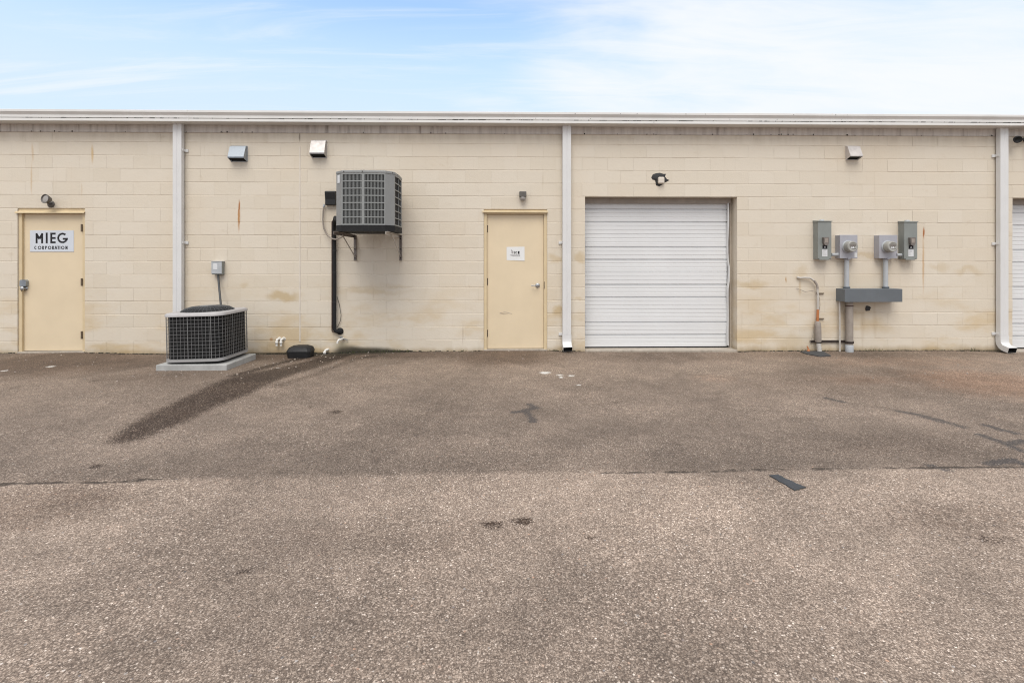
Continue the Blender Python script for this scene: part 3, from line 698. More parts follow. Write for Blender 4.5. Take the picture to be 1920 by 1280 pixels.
# ------------------------------------------------------------------ lettering
def stroke(b, pts, w, y, d=.0008):
    for (p, q) in zip(pts[:-1], pts[1:]):
        a, c = Vector((p[0], 0, p[1])), Vector((q[0], 0, q[1])); t = (c - a).normalized(); n = Vector((-t.z, 0, t.x)) * w / 2
        b.prism([(v.x, y - random.uniform(0, .0004), v.z) for v in (a - n, c - n, c + n, a + n)], (0, d, 0))
def circ(cx, cz, rx, rz, a0, a1, n=18): return [(cx + rx * math.cos(R(a0 + (a1 - a0) * i / n)), cz + rz * math.sin(R(a0 + (a1 - a0) * i / n))) for i in range(n + 1)]
def letter(b, ch, x, z, w, h, s, y):
    k = s / 2
    if ch == 'I': stroke(b, [(x + w/2, z), (x + w/2, z + h)], s, y)
    elif ch == 'M':
        stroke(b, [(x + k, z), (x + k, z + h * .96)], s, y); stroke(b, [(x + w - k, z), (x + w - k, z + h * .96)], s, y)
        stroke(b, [(x + k * .6, z + h * .90), (x + w/2, z + h * .42)], s * 1.15, y); stroke(b, [(x + w - k * .6, z + h * .90), (x + w/2, z + h * .42)], s * 1.15, y)
    elif ch == 'E':
        stroke(b, [(x + k, z), (x + k, z + h)], s, y)
        for q in (k, h/2, h - k): stroke(b, [(x + k, z + q), (x + w, z + q)], s, y)
    elif ch == 'G':
        stroke(b, circ(x + w/2, z + h/2, w/2 - k, h/2 - k, 48, 358), s, y); stroke(b, [(x + w * .52, z + h * .42), (x + w, z + h * .42)], s, y)
    elif ch == 'C': stroke(b, circ(x + w/2, z + h/2, w/2 - k, h/2 - k, 48, 312), s, y)
    elif ch == 'O': stroke(b, circ(x + w/2, z + h/2, w/2 - k, h/2 - k, 0, 360, 22), s, y)
    elif ch in 'PR':
        stroke(b, [(x + k, z), (x + k, z + h)], s, y)
        stroke(b, [(x + k, z + h - k), (x + w * .5, z + h - k)] + circ(x + w * .5, z + h * .72, w * .5 - k, h * .28 - k, 90, -90, 10) + [(x + k, z + h * .44 + k)], s, y)
        if ch == 'R': stroke(b, [(x + w * .4, z + h * .46), (x + w - k, z)], s, y)
    elif ch == 'A':
        stroke(b, [(x + k, z), (x + w/2, z + h)], s, y); stroke(b, [(x + w - k, z), (x + w/2, z + h)], s, y); stroke(b, [(x + w*.25, z + h*.3), (x + w*.75, z + h*.3)], s, y)
    elif ch == 'T': stroke(b, [(x + w/2, z), (x + w/2, z + h)], s, y); stroke(b, [(x, z + h - k), (x + w, z + h - k)], s, y)
    elif ch == 'N': stroke(b, [(x + k, z), (x + k, z + h)], s, y); stroke(b, [(x + w - k, z), (x + w - k, z + h)], s, y); stroke(b, [(x + k, z + h * .97), (x + w - k, z + h * .03)], s, y)

# company plate on the left door; its face stands just off the door slab (y = .052)
OF = -0.050
def sgn(a, c): p = at(a, c, OF); return p.x, p.z
x0, z1 = sgn(56.5, 432); x1, z0 = sgn(138.5, 472)
sg = MB(); sg.box(x0, x1, .0465, .0515, z0, z1)
so = tag(sg.build('company_sign', M['sign'], None, .0008, loc=(x0, .05, z0)), 'white plate reading MIEG CORPORATION on the left cream door', 'sign')
tx = MB()
def px2(u, v):      # crop pixels of the sign close-up
    return sgn(40 + u * 110 / 1920, 420 + v * 60 / 1047)
for ch, u0, u1 in (('M', 475, 720), ('I', 805, 870), ('E', 955, 1130), ('G', 1180, 1530)):
    a, zt = px2(u0, 285); c, zb_ = px2(u1, 632)
    letter(tx, ch, a, zb_, c - a, zt - zb_, .0295, .0462)
for ch, u0, u1 in (('C',432,520),('O',545,665),('R',690,755),('P',785,850),('O',875,990),('R',1015,1085),('A',1090,1185),('T',1185,1245),('I',1258,1282),('O',1305,1420),('N',1450,1520)):
    a, zt = px2(u0, 718); c, zb_ = px2(u1, 832)
    letter(tx, ch, a, zb_, c - a, zt - zb_, .0115, .0462)
tx.build('lettering', M['ink'], so)
# paper notice
a, zt = sgn(950, 462.5); c, zb_ = sgn(983.5, 488)
nt_ = MB(); nt_.add([(a - .002, .0495, zt - .004), (c, .0500, zt), (c + .001, .0470, zb_ - .008), (a, .0500, zb_ + .002)], [(0, 3, 2, 1)])
nt_.add([(a - .002, .0505, zt - .004), (c, .0510, zt), (c + .001, .0480, zb_ - .008), (a, .0510, zb_ + .002)], [(0, 1, 2, 3)])
no = tag(nt_.build('paper_notice', M['paper'], None, loc=(a, .05, zb_)), 'small white paper reading ICE taped to the lever handle door', 'notice')
def px3(u, v): return sgn(940 + u * 60 / 1536, 450 + v * 50 / 1280)
tx = MB()
for ch, u0, u1 in (('I', 598, 640), ('C', 672, 760), ('E', 790, 872)):
    p0, q0 = px3(u0, 535); p1, q1 = px3(u1, 665); letter(tx, ch, p0, q1, p1 - p0, q0 - q1, .0125, .0464)
em = [px3(*q) for q in ((490,450),(540,520),(575,545),(560,640),(520,650),(470,605),(500,585),(470,520))]
tx.build('lettering', M['ink'], no)
tx = MB(); tx.prism([(p, .0460, q) for p, q in em], (0, .0006, 0)); tx.build('emblem', M['greyink'], no)
tx = MB()
for v, u0, u1 in ((708, 430, 900), (738, 450, 915), (770, 520, 880)):
    p0, q0 = px3(u0, v); p1, _ = px3(u1, v); x = p0; rr = random.Random(v)
    while x < p1:
        l = rr.uniform(.006, .018); tx.box(x, min(x + l, p1), .0458, .0463, q0 - .0028, q0 + .0028); x += l + .004
tx.build('small_print', M['greyink'], no)

# ------------------------------------------------------------------ vents
def vent(x0, x1, y0, y1, mat, label, flange):
    "hooded wall vent: back flange, sloping hood open at the bottom"
    a, c = at(x0, y0, 0.01), at(x1, y1, 0.01); xa, xb, zt, zb = a.x, c.x, a.z, c.z; o = 0.115
    t = thing('wall_vent', label, 'vent', ((xa + xb) / 2, 0, zb), 'hooded vents on the wall')
    f = MB(); e = .012
    f.box(xa - e * flange, xb + e * flange, -.012, .003, zb - .004, zt + .012)
    f.build('flange', mat, t, .002)
    h = MB(); T = .004; H = zt - zb; lip = zb + H * .16
    def shell(xa, xb, s):
        return [(xa, -.012, zt - s), (xa, -.05, zt - .006 - s), (xa, -o + s, lip + .02), (xa, -o + s, lip), (xa, -.012, zb + .001)]
    pr = shell(xa, xb, 0); n = len(pr)
    h.add(pr, [tuple(range(n))]); h.add([(xb, y, z) for _, y, z in pr], [tuple(range(n))])
    v = [(xa, y, z) for _, y, z in pr] + [(xb, y, z) for _, y, z in pr]
    h.add(v, [(i, i + 1, n + i + 1, n + i) for i in range(n - 2)])
    ho = h.build('hood', mat, t); sol = ho.modifiers.new('Solid', 'SOLIDIFY'); sol.thickness = T; sol.offset = 0
    d = MB(); d.add([(xa + .01, -.0135, zb + .004), (xb - .01, -.0135, zb + .004), (xb - .01, -.0135, zt - .02), (xa + .01, -.0135, zt - .02)], [(0, 1, 2, 3)])  # dark sheets paint in the shade inside the open hood
    d.add([(xa + .01, -.02, zb + .022), (xb - .01, -.02, zb + .022), (xb - .01, -o + .012, lip + .014), (xa + .01, -o + .012, lip + .014)], [(0, 1, 2, 3)])
    d.build('hood_shadow', M['dark'], t)
vent(433.5, 463, 275, 303, M['galv'], 'dull blue grey vent hood left of the caulked wall joint', 0.6)
vent(585, 612, 264.5, 296, M['galvlight'], 'shiny bright vent hood above the wall mounted air conditioner', 0.3)
vent(1586, 1609, 275, 300, M['galvwarm'], 'shiny vent hood high above the electric meters', 0.1)

# ------------------------------------------------------------------ wall lamps
p = at(96, 383)
t = thing('bullet_lamp', 'small bronze bullet floodlight above the sign door', 'lamp', (p.x, 0, p.z))
b = MB(); b.lathe([(0, .028), (.03, .026), (.052, .012), (.055, 0)], p, (0, -1, 0), 20); b.build('base_plate', M['bronze'], t)
hp = at(86.5, 373, .12); ax = Vector((-.18, -.93, .10)).normalized(); bk = hp - ax * .06
b = MB(); b.tube([p + Vector((0, -.02, 0)), p + Vector((0, -.06, .01)), bk], .014, 10); b.build('arm', M['bronze'], t)
b = MB(); b.lathe([(0, -.075), (.02, -.072), (.034, -.06), (.05, -.03), (.064, 0), (.070, .022), (.066, .024), (.058, .006)], hp, ax, 24); b.build('shade', M['bronze'], t)
b = MB(); b.lathe([(.059, .007), (.04, .012), (0, .015)], hp, ax, 20); b.build('lens', M['lens'], t)

p = at(980, 365)
t = thing('wall_pack_lamp', 'boxy bronze lamp with clear dome above the lever handle door', 'lamp', (p.x, 0, p.z))
b = MB(); a, c = at(974, 358.5, .1), at(987, 369, .1); b.box(a.x, c.x, -.10, 0.002, c.z, a.z); b.build('housing', M['bronze'], t, .008)
b = MB(); cc = Vector(((a.x + c.x) / 2, -.055, c.z)); b.lathe([(.046, 0), (.048, -.02), (.040, -.045), (.022, -.060), (0, -.064)], cc, (0, 0, 1), 20); b.build('dome', M['lens'], t)

p = at(1240, 338)
t = thing('lamp_base', 'cream square lamp base over black sealant above the garage door', 'lamp', (p.x, 0, p.z))
b = MB(); a, c = at(1235, 331.5, .06), at(1246.5, 344, .06); b.box(a.x, c.x, -.060, 0.002, c.z, a.z); b.build('junction_box', M['caulk'], t, .018)
b = MB(); cx, cz = at(1238, 337).x, at(1238, 337).z; rr = random.Random(5)
pts = [(1221,333),(1224,327),(1230,325),(1237,324),(1244,326),(1249,326),(1247,331),(1251,336),(1256,338),(1251,341),(1246,343),(1241,347),(1236,349.5),(1230,348),(1229,343),(1228,338),(1223,337)]
pp = [at(*q) for q in pts]; cen = Vector((cx, -.012, cz)); n = len(pp)
b.add([(q.x, -.0005, q.z) for q in pp] + [(cx + (q.x - cx) * .75, -.010, cz + (q.z - cz) * .75) for q in pp] + [cen], [(i, (i+1) % n, n + (i+1) % n, n + i) for i in range(n)] + [(n + i, n + (i+1) % n, 2*n) for i in range(n)], True)
b.build('sealant', M['mastic'], t)

p = at(1917, 262)
t = thing('twin_floodlight', 'black twin floodlight under the eaves beside right downspout', 'lamp', (p.x, 0, p.z))
b = MB(); b.lathe([(0, .03), (.04, .028), (.055, 0)], at(1924, 262), (0, -1, 0), 18); b.build('base_plate', M['black'], t)
for q, dx in ((at(1907.5, 261, .14), -1), (at(1941, 264, .14), 1)):
    b = MB(); b.tube([at(1924, 262) + Vector((0, -.03, 0)), q + Vector((-dx * .04, .03, 0))], .014, 10)
    b.lathe([(0, -.06), (.03, -.055), (.05, -.01), (.055, .04), (.045, .045), (.03, .02), (0, .018)], q, (dx * .5, -.75, -.35), 20); b.build('lamp_head', M['black'], t)

# ------------------------------------------------------------------ wall mounted air conditioner
def wall_ac():
    zb, zt = 1.838, 2.668
    xl = at(640.5, 400, 0.93).x; xr = at(722.5, 400, 0.93).x; cxm = (xl + xr) / 2
    ch = 0.105
    back, front = -0.20, -0.93
    P = [(xl, front), (cxm, front - .028), (xr, front), (xr + ch, front + ch), (xr + ch + .012, (front + back) / 2), (xr + ch, back - ch), (xr, back), (xl, back), (xl - ch, back - ch), (xl - ch, front + ch)]
    P = [Vector((a, b, 0)) for a, b in P]
    cen = Vector((cxm, (front + back) / 2, 0))
    t = thing('air_conditioner', 'grey louvered air conditioner mounted high on two wall brackets', 'air conditioner', (cxm, cen.y, zb))
    def ring(k, z): return [(cen + (q - cen) * k + Vector((0, 0, z))) for q in P]
    # inner coil
    b = MB(); b.prism(ring(.955, zb + .06), (0, 0, zt - zb - .09)); b.build('coil', M['coil'], t)
    # base pan and lid
    b = MB(); b.prism(ring(1.012, zb), (0, 0, .085)); b.build('base_pan', M['rubber'], t, .012)
    b = MB(); lo = ring(1.012, zt - .035); up = ring(1.012, zt); tp = ring(.9, zt + .012); n = len(P)
    b.add(lo + up + tp, [(i, (i+1) % n, n + (i+1) % n, n + i) for i in range(n)] + [(n+i, n+(i+1) % n, 2*n+(i+1) % n, 2*n+i) for i in range(n)] + [tuple(range(2*n, 3*n)), tuple(range(n))[::-1]])
    ld = b.build('lid', M['acgrey'], t, .006)
    for (i, f) in ((0, .12), (0, .98), (2, .75), (3, .6)):
        b = MB(); q = ring(1.014, zt - .012); a_, c_ = q[i], q[(i+1) % n]; w = a_ + (c_ - a_) * f; b.lathe([(.009, -.004), (.009, .004), (0, .005)], w, (w - cen - Vector((0,0,zt))).normalized() * Vector((1,1,0)), 8); b.build('screw', M['bronze'], ld)
    z0, z1 = zb + .085, zt - .035
    # corner posts
    for i in (2, 5, 7, 9):
        i2 = (i + 1) % n if i != 9 else 0
        a_, c_ = ring(1.0, 0)[i], ring(1.0, 0)[i2]
        d = (c_ - a_).normalized(); nn = Vector((d.y, -d.x, 0))
        b = MB(); b.prism([a_ + Vector((0,0,z0)), c_ + Vector((0,0,z0)), c_ - nn * .02 + Vector((0,0,z0)), a_ - nn * .02 + Vector((0,0,z0))], (0, 0, z1 - z0)); b.build('corner_post', M['acgrey'], t, .003)
    # louver panels on the flat sides
    def panel(i, i2, rows, cols, m0, m1, dense=True):
        a_, c_ = ring(1.0, 0)[i], ring(1.0, 0)[i2]; L = (c_ - a_).length; d = (c_ - a_).normalized(); nn = Vector((d.y, -d.x, 0))
        b = MB()
        def bx(u0, u1, za, zc, dep=.016, off=0.0):
            m = a_ + d * (u0 + u1) / 2 - nn * (dep / 2 + off); m.z = (za + zc) / 2
            b.obox(m, d * (u1 - u0) / 2, nn * dep / 2, Vector((0, 0, (zc - za) / 2)))
        bx(0.001, m0, z0, z1); bx(L - m1, L - .001, z0, z1)
        H = (z1 - z0 - .02) / rows; hb = .013
        bx(m0, L - m1, z0, z0 + .010 + hb/2); bx(m0, L - m1, z1 - .010 - hb/2, z1)
        for r in range(1, rows): z = z0 + .01 + r * H; bx(m0, L - m1, z - hb/2, z + hb/2, .012, .001)
        if dense:
            W = L - m0 - m1
            for k in range(1, cols): u = m0 + W * k / cols; bx(u - .0027, u + .0027, z0 + .017, z1 - .017, .009, .004)
        b.build('louver_panel', M['aclight'], t)
    panel(0, 1, 7, 14, .014, .020); panel(1, 2, 7, 14, .020, .014)
    panel(3, 4, 7, 10, .03, .0015, False); panel(4, 5, 7, 10, .0015, .03, False); panel(8, 9, 7, 14, .03, .03); panel(6, 7, 7, 18, .03, .03)
    a_, c_ = ring(1.003, 0)[9], ring(1.003, 0)[0]; d = (c_ - a_).normalized(); nn = Vector((d.y, -d.x, 0))
    b = MB(); m = a_ + d * .072 + nn * .002; m.z = zt - .108; b.obox(m, d * .032, nn * .001, Vector((0, 0, .055))); b.build('rating_label', M['label'], t)
    # brackets: one thing each
    for (px, lab, mt) in ((666, 'brown steel wall bracket under the left side of the air conditioner', M['bracket']), (751.5, 'wall bracket with a pale arm under the right side of the air conditioner', M['bracketlight'])):
        x = at(px, 460).x; zt_ = zb - .004
        g = thing('wall_bracket', lab, 'bracket', (x, 0, zt_ - .42), 'brackets carrying the air conditioner')
        b = MB(); b.box(x - .022, x + .022, -.985, -.006, zt_ - .006, zt_); b.box(x - .022, x - .016, -.985, -.006, zt_ - .045, zt_ - .006); b.build('arm', mt, g, .0015)
        b = MB(); b.box(x - .022, x + .022, -.008, .002, zt_ - .40, zt_ - .006); b.box(x + .016, x + .022, -.045, -.008, zt_ - .40, zt_ - .006); b.build('wall_leg', M['bracket'], g, .0015)
        b = MB(); b.bar((x, -.66, zt_ - .03), (x, -.03, zt_ - .33), .018, .008, (1, 0, 0)); b.build('brace', M['bracketlight'], g)
        for z in (.06, .22, .36): b = MB(); b.lathe([(.011, 0), (.011, .008), (0, .009)], (x, -.008, zt_ - z), (0, -1, 0), 8); b.build('bolt', M['rustysteel'], g)
    return zb
ZAC = wall_ac()

# refrigerant line and thin copper line
p0 = at(627, 500, .06)
t = thing('refrigerant_line', 'black insulated pipe running down the wall beside a thin copper line', 'pipe', (p0.x, -.06, at(627, 625).z))
x = p0.x
b = MB(); top = at(634, 428, .30)
zbot = at(627, 622, .06).z
path = [Vector((x + .16, -.42, at(627, 418, .06).z)), Vector((x + .09, -.30, at(627, 413, .06).z + .02)), Vector((x + .03, -.15, at(627, 416, .06).z)), Vector((x, -.075, at(627, 430, .06).z)), Vector((x, -.062, at(627, 445, .06).z))]
for y in (470, 500, 530, 560, 590): path.append(Vector((x + .002 * math.sin(y), -.060, at(627, y, .06).z)))
path += [Vector((x, -.06, zbot + .10)), Vector((x + .002, -.06, zbot + .04)), Vector((x + .02, -.058, zbot + .008)), Vector((x + .05, -.045, zbot)), Vector((x + .07, -.005, zbot + .004))]
b.tube(path, .0285, 14); b.build('insulation', M['rubber'], t)
for y in (470, 510, 566): b = MB(); z = at(627, y, .06).z; b.lathe([(.0295, -.012), (.0305, 0), (.0295, .012)], (x, -.06, z), (0, 0, 1), 14); b.build('tape_wrap', M['black'], t)
b = MB(); b.lathe([(.055, 0), (.052, .02), (.03, .045), (0, .05)], (x + .068, -.001, zbot + .002), (0, -1, 0), 18); b.build('wall_boot', M['rubber'], t)
b = MB(); xt = at(622.5, 500, .03).x; zt_ = at(622, 414, .03).z; zl = at(622, 622, .03).z
b.tube([(xt + .14, -.34, zt_), (xt + .06, -.10, zt_), (xt + .02, -.035, zt_), (xt + .004, -.030, zt_ - .006), (xt, -.03, zt_ - .03), (xt, -.03, zl + .03), (xt + .004, -.03, zl + .005), (xt + .02, -.03, zl), (xt + .05, -.03, zl + .008)], .0085, 8); b.build('copper_line', M['copper'], t)
b = MB(); b.tube([at(*q, .02) for q in ((632, 556), (636, 570), (639.5, 590), (638, 602), (632, 614))], .0035, 6); b.build('loose_wire', M['black'], t)

# black disconnect with flexible whip
a, c = at(609, 357.5, .09), at(628, 384, .09)
t = thing('disconnect_box', 'black plastic disconnect box with flexible conduit left of the mounted air conditioner', 'electrical box', ((a.x + c.x) / 2, 0, c.z))
b = MB(); H = a.z - c.z
b.prism([(a.x, 0, a.z), (a.x, -.085, a.z - .004), (a.x, -.10, a.z - .02), (a.x, -.075, c.z + H * .38), (a.x, -.075, c.z), (a.x, 0, c.z)], (c.x - a.x, 0, 0)); b.build('case', M['black'], t, .008)
b = MB(); w0 = (a.x + .012); b.tube([at(608.5, 383, .04), at(607, 388, .04)], .017, 12)
b.build('connector', M['pvc'], t)
b = MB(); b.tube([at(607.5, 384, .04), at(606, 395, .04), at(605, 412, .045), at(607, 428, .05), at(614, 441, .06), at(622, 447.5, .09), at(631, 449, .16), at(642, 444, .3), Vector((at(642, 444, .3).x + .08, -.45, ZAC + .02))], .0115, 10); b.build('flexible_conduit', M['oldpipe'], t)

# grey disconnect feeding the ground unit
a, c = at(396.5, 489.5, .085), at(415.5, 515, .085)
t = thing('disconnect_box', 'small grey green disconnect box above the ground air conditioner', 'electrical box', ((a.x + c.x) / 2, 0, c.z))
b = MB(); b.box(a.x, c.x, -.075, .002, c.z, a.z - .012); b.build('case', M['breaker'], t, .006)
b = MB(); b.box(a.x - .006, c.x + .006, -.092, .001, a.z - .012, a.z); b.box(a.x - .002, c.x + .002, -.088, -.0755, c.z + .015, a.z - .0125); cv = b.build('cover', M['pvc'], t, .004)
b = MB(); p, q = at(399.5, 494, .09), at(407.5, 505, .09); b.box(p.x, q.x, -.0905, -.0882, q.z, p.z); b.build('warning_label', M['label'], cv)
b = MB(); b.tube([at(409, 514, .045), at(409.5, 522, .05), at(411.5, 545, .12), at(413.5, 565, .30), at(415, 578, .5)], .0155, 12); b.build('conduit', M['darkconduit'], t)

# ------------------------------------------------------------------ ground air conditioner on its pad
zpad = 0.078
fr = onground(425, 683.5, zpad); bk_ = onground(482, 662.5, zpad); fl = onground(290.5, 688, zpad)
px0, px1, py0, py1 = onground(290.5, 684.5, zpad).x, fr.x, fr.y, bk_.y
pd = MB(); pd.box(px0, px1, py0, py1, -.03, zpad)
tag(pd.build('concrete_pad', M['pad'], None, .010, loc=((px0 + px1) / 2, (py0 + py1) / 2, 0)), 'grey concrete pad on the asphalt carrying the mesh sided air conditioner', 'concrete pad')
def ground_ac():
    S = 0.765
    W = px1 - px0
    x0 = px0 + .062; x1 = x0 + S + .005; y0 = py0 + .035; y1 = y0 + S + .03
    cx, cy = (x0 + x1) / 2, (y0 + y1) / 2; zb = zpad + .028; zt = zb + .625
    t = thing('air_conditioner', 'pale topped air conditioner with black wire mesh sides standing on a pad', 'air conditioner', (cx, cy, zpad))
    def outline(ins, r, n=6):
        a0, a1, b0, b1 = x0 + ins, x1 - ins, y0 + ins, y1 - ins; r = max(r - ins, .01); P = []
        for (ox, oy, s) in ((a1 - r, b0 + r, -90), (a1 - r, b1 - r, 0), (a0 + r, b1 - r, 90), (a0 + r, b0 + r, 180)):
            for i in range(n + 1): w = R(s + 90 * i / n); P.append(Vector((ox + r * math.cos(w), oy + r * math.sin(w), 0)))
        return P
    RR = .13
    up = lambda P, z: [p + Vector((0, 0, z)) for p in P]
    b = MB(); b.prism(up(outline(.028, RR), zb + .03), (0, 0, zt - zb - .05), True); b.build('coil', M['coilblack'], t)
    b = MB(); b.prism(up(outline(-.004, RR), zb), (0, 0, .035), True); b.build('base_rim', M['rim'], t, .006)
    b = MB(); b.prism(up(outline(.05, RR), zpad + .001), (0, 0, .03)); b.build('foot', M['dark'], t)  # dark block fills in the shaded gap between rim and pad
    # lid
    b = MB(); o1, o2, o3 = up(outline(-.012, RR), zt - .03), up(outline(-.012, RR), zt), up(outline(.012, RR), zt + .014); n = len(o1)
    b.add(o1 + o2 + o3, [(i, (i+1) % n, n + (i+1) % n, n + i) for i in range(n)] + [(n+i, n+(i+1) % n, 2*n+(i+1) % n, 2*n+i) for i in range(n)], True); b.add(o3, [tuple(range(n))]); b.add(o1, [tuple(range(n))[::-1]])
    b.build('lid', M['lid'], t)
    # fan dome
    c0 = Vector((cx, cy, zt + .012)); rd = .325
    b = MB(); b.lathe([(rd, 0), (rd - .012, .010), (rd - .06, .034), (rd - .11, .049), (.10, .058), (0, .059)], c0, (0, 0, 1), 36); dm = b.build('fan_shroud', M['coil'], t)
    b = MB()
    for k in range(40):
        w = 2 * math.pi * k / 40; e = Vector((math.cos(w), math.sin(w), 0))
        b.tube([c0 + e * (rd + .004) + Vector((0,0,.004)), c0 + e * (rd - .055) + Vector((0,0,.040)), c0 + e * (rd - .11) + Vector((0,0,.056)), c0 + e * .09 + Vector((0,0,.066))], .0035, 5)
    for r_, z in ((rd - .03, .026), (rd - .055, .041), (rd - .085, .050), (rd - .12, .058), (rd - .16, .061), (.10, .067)):
        b.tube([c0 + Vector((r_ * math.cos(2*math.pi*k/40), r_ * math.sin(2*math.pi*k/40), z)) for k in range(41)], .0035, 5, False)
    b.build('fan_guard', M['wiremid'], t)
    b = MB(); b.lathe([(0, .074), (.095, .072), (.10, .060)], c0, (0, 0, 1), 24); b.build('fan_cap', M['acgrey'], t)
    # wire guard
    o = outline(0, RR, 6); b = MB(); z0, z1 = zb + .035, zt - .03
    def res(step):
        P = outline(0, RR, 10); P.append(P[0]); out = []; acc = 0; nxt = 0
        for a_, c_ in zip(P[:-1], P[1:]):
            L = (c_ - a_).length
            while nxt <= acc + L: out.append(a_ + (c_ - a_) * ((nxt - acc) / max(L, 1e-9))); nxt += step
            acc += L
        return out
    for k, p in enumerate(res(.0465)):
        q = .0028 if k % 8 else .0062
        b.box(p.x - q/2, p.x + q/2, p.y - q/2, p.y + q/2, z0, z1)
    nz = 12
    for k in range(1, nz):
        z = z0 + (z1 - z0) * k / nz
        b.sweep([p + Vector((0, 0, z)) for p in o] + [o[0] + Vector((0, 0, z))], [(-.0015, -.0015), (.0015, -.0015), (.0015, .0015), (-.0015, .0015)], (0, 0, 1), False, False)
    b.build('wire_guard', M['wire'], t)
    t.rotation_euler = (0, R(1.2), 0) ; t.rotation_euler = (0, R(-1.4), R(0))
    t.location.z += .002
ground_ac()

# ------------------------------------------------------------------ small plumbing at the wall foot
def drain_elbow(px, label):
    p = at(px, 636, .04)
    b = MB(); r = .0175
    b.tube([(p.x + .02, .004, p.z), (p.x + .012, -.03, p.z + .002), (p.x + .003, -.045, p.z - .004), (p.x, -.052, p.z - .025), (p.x, -.052, p.z - .10)], r, 14)
    b.lathe([(r, -.02), (r + .004, -.02), (r + .004, .012), (r, .012)], (p.x, -.052, p.z - .045), (0, 0, 1), 14)
    b.lathe([(r + .003, .004), (r + .014, .003), (r + .012, -.003), (r, -.004)], (p.x + .02, 0, p.z), (0, -1, 0), 12)
    return tag(b.build('drain_elbow', M['whitepvc'], None, loc=(p.x, 0, p.z - .12)), label, 'drain pipe', 'white drain elbows left of the black box')
drain_elbow(519.5, 'white plastic drain elbow nearer the ground air conditioner')
drain_elbow(527.5, 'white plastic drain elbow nearer the black box')
p = onground(603, 664, .02); b = MB(); r = .021; g = ghf(p.x, -.05)
b.tube([(p.x + .035, .004, g + .065), (p.x + .028, -.03, g + .063), (p.x + .012, -.048, g + .058), (p.x + .002, -.055, g + .04), (p.x, -.056, g - .01)], .018, 14)
b.lathe([(.018, -.018), (.023, -.018), (.023, .018), (.018, .018)], (p.x, -.056, g + .025), (0, 0, 1), 14)
tag(b.build('ground_drain_pipe', M['whitepvc'], None, loc=(p.x, -.05, g)), 'short white plastic pipe dipping into the ground right of the black box', 'drain pipe')
p = at(639, 637, .05)
t = thing('hose_tap', 'small wall tap with white spout above dark damp stain', 'tap', (p.x, 0, p.z))
b = MB(); b.tube([(p.x + .02, .004, p.z + .01), (p.x + .012, -.05, p.z + .01), (p.x - .02, -.085, p.z + .005), (p.x - .035, -.095, p.z - .02), (p.x - .038, -.095, p.z - .05)], .016, 12); b.build('spout', M['whitepvc'], t)
b = MB(); b.tube([(p.x, -.05, p.z + .01), (p.x + .002, -.055, p.z + .045)], .008, 8); b.bar((p.x - .03, -.056, p.z + .05), (p.x + .035, -.056, p.z + .042), .012, .01); b.bar((p.x + .01, -.03, p.z + .016), (p.x + .10, -.03, p.z - .002), .014, .012); b.build('tap_handle', M['galv'], t)
# black bait box
a = onground(535.5, 671, 0); w = onground(580, 671, 0).x - a.x; y = a.y; g = ghf(a.x + w/2, y)
t = thing('bait_box', 'black lidded plastic box on the damp asphalt against the wall', 'plastic box', (a.x + w/2, y + .1, g))
def rect(x0, x1, y0, y1, z, c): return [Vector(q) for q in ((x0+c,y0,z),(x1-c,y0,z),(x1,y0+c,z),(x1,y1-c,z),(x1-c,y1,z),(x0+c,y1,z),(x0,y1-c,z),(x0,y0+c,z))]
def loft(b, rings):
    n = len(rings[0]); v = [p for r in rings for p in r]
    b.add(v, [(k*n + i, k*n + (i+1) % n, (k+1)*n + (i+1) % n, (k+1)*n + i) for k in range(len(rings)-1) for i in range(n)] + [tuple(range(n))[::-1], tuple(range((len(rings)-1)*n, len(rings)*n))])
xa, xb, ya, yb = a.x, a.x + w, y, y + .24
b = MB(); loft(b, [rect(xa+.012, xb-.012, ya+.012, yb, g-.01, .03), rect(xa, xb, ya, yb, g+.085, .035)]); b.build('tub', M['black'], t, .006)
b = MB(); loft(b, [rect(xa-.006, xb+.006, ya-.006, yb+.004, g+.085, .037), rect(xa-.004, xb+.004, ya-.004, yb+.004, g+.10, .037), rect(xa+.02, xb-.015, ya+.025, yb, g+.148, .045), rect(xa+.06, xb-.05, ya+.06, yb-.03, g+.168, .05)]); b.build('box_lid', M['black'], t, .006)

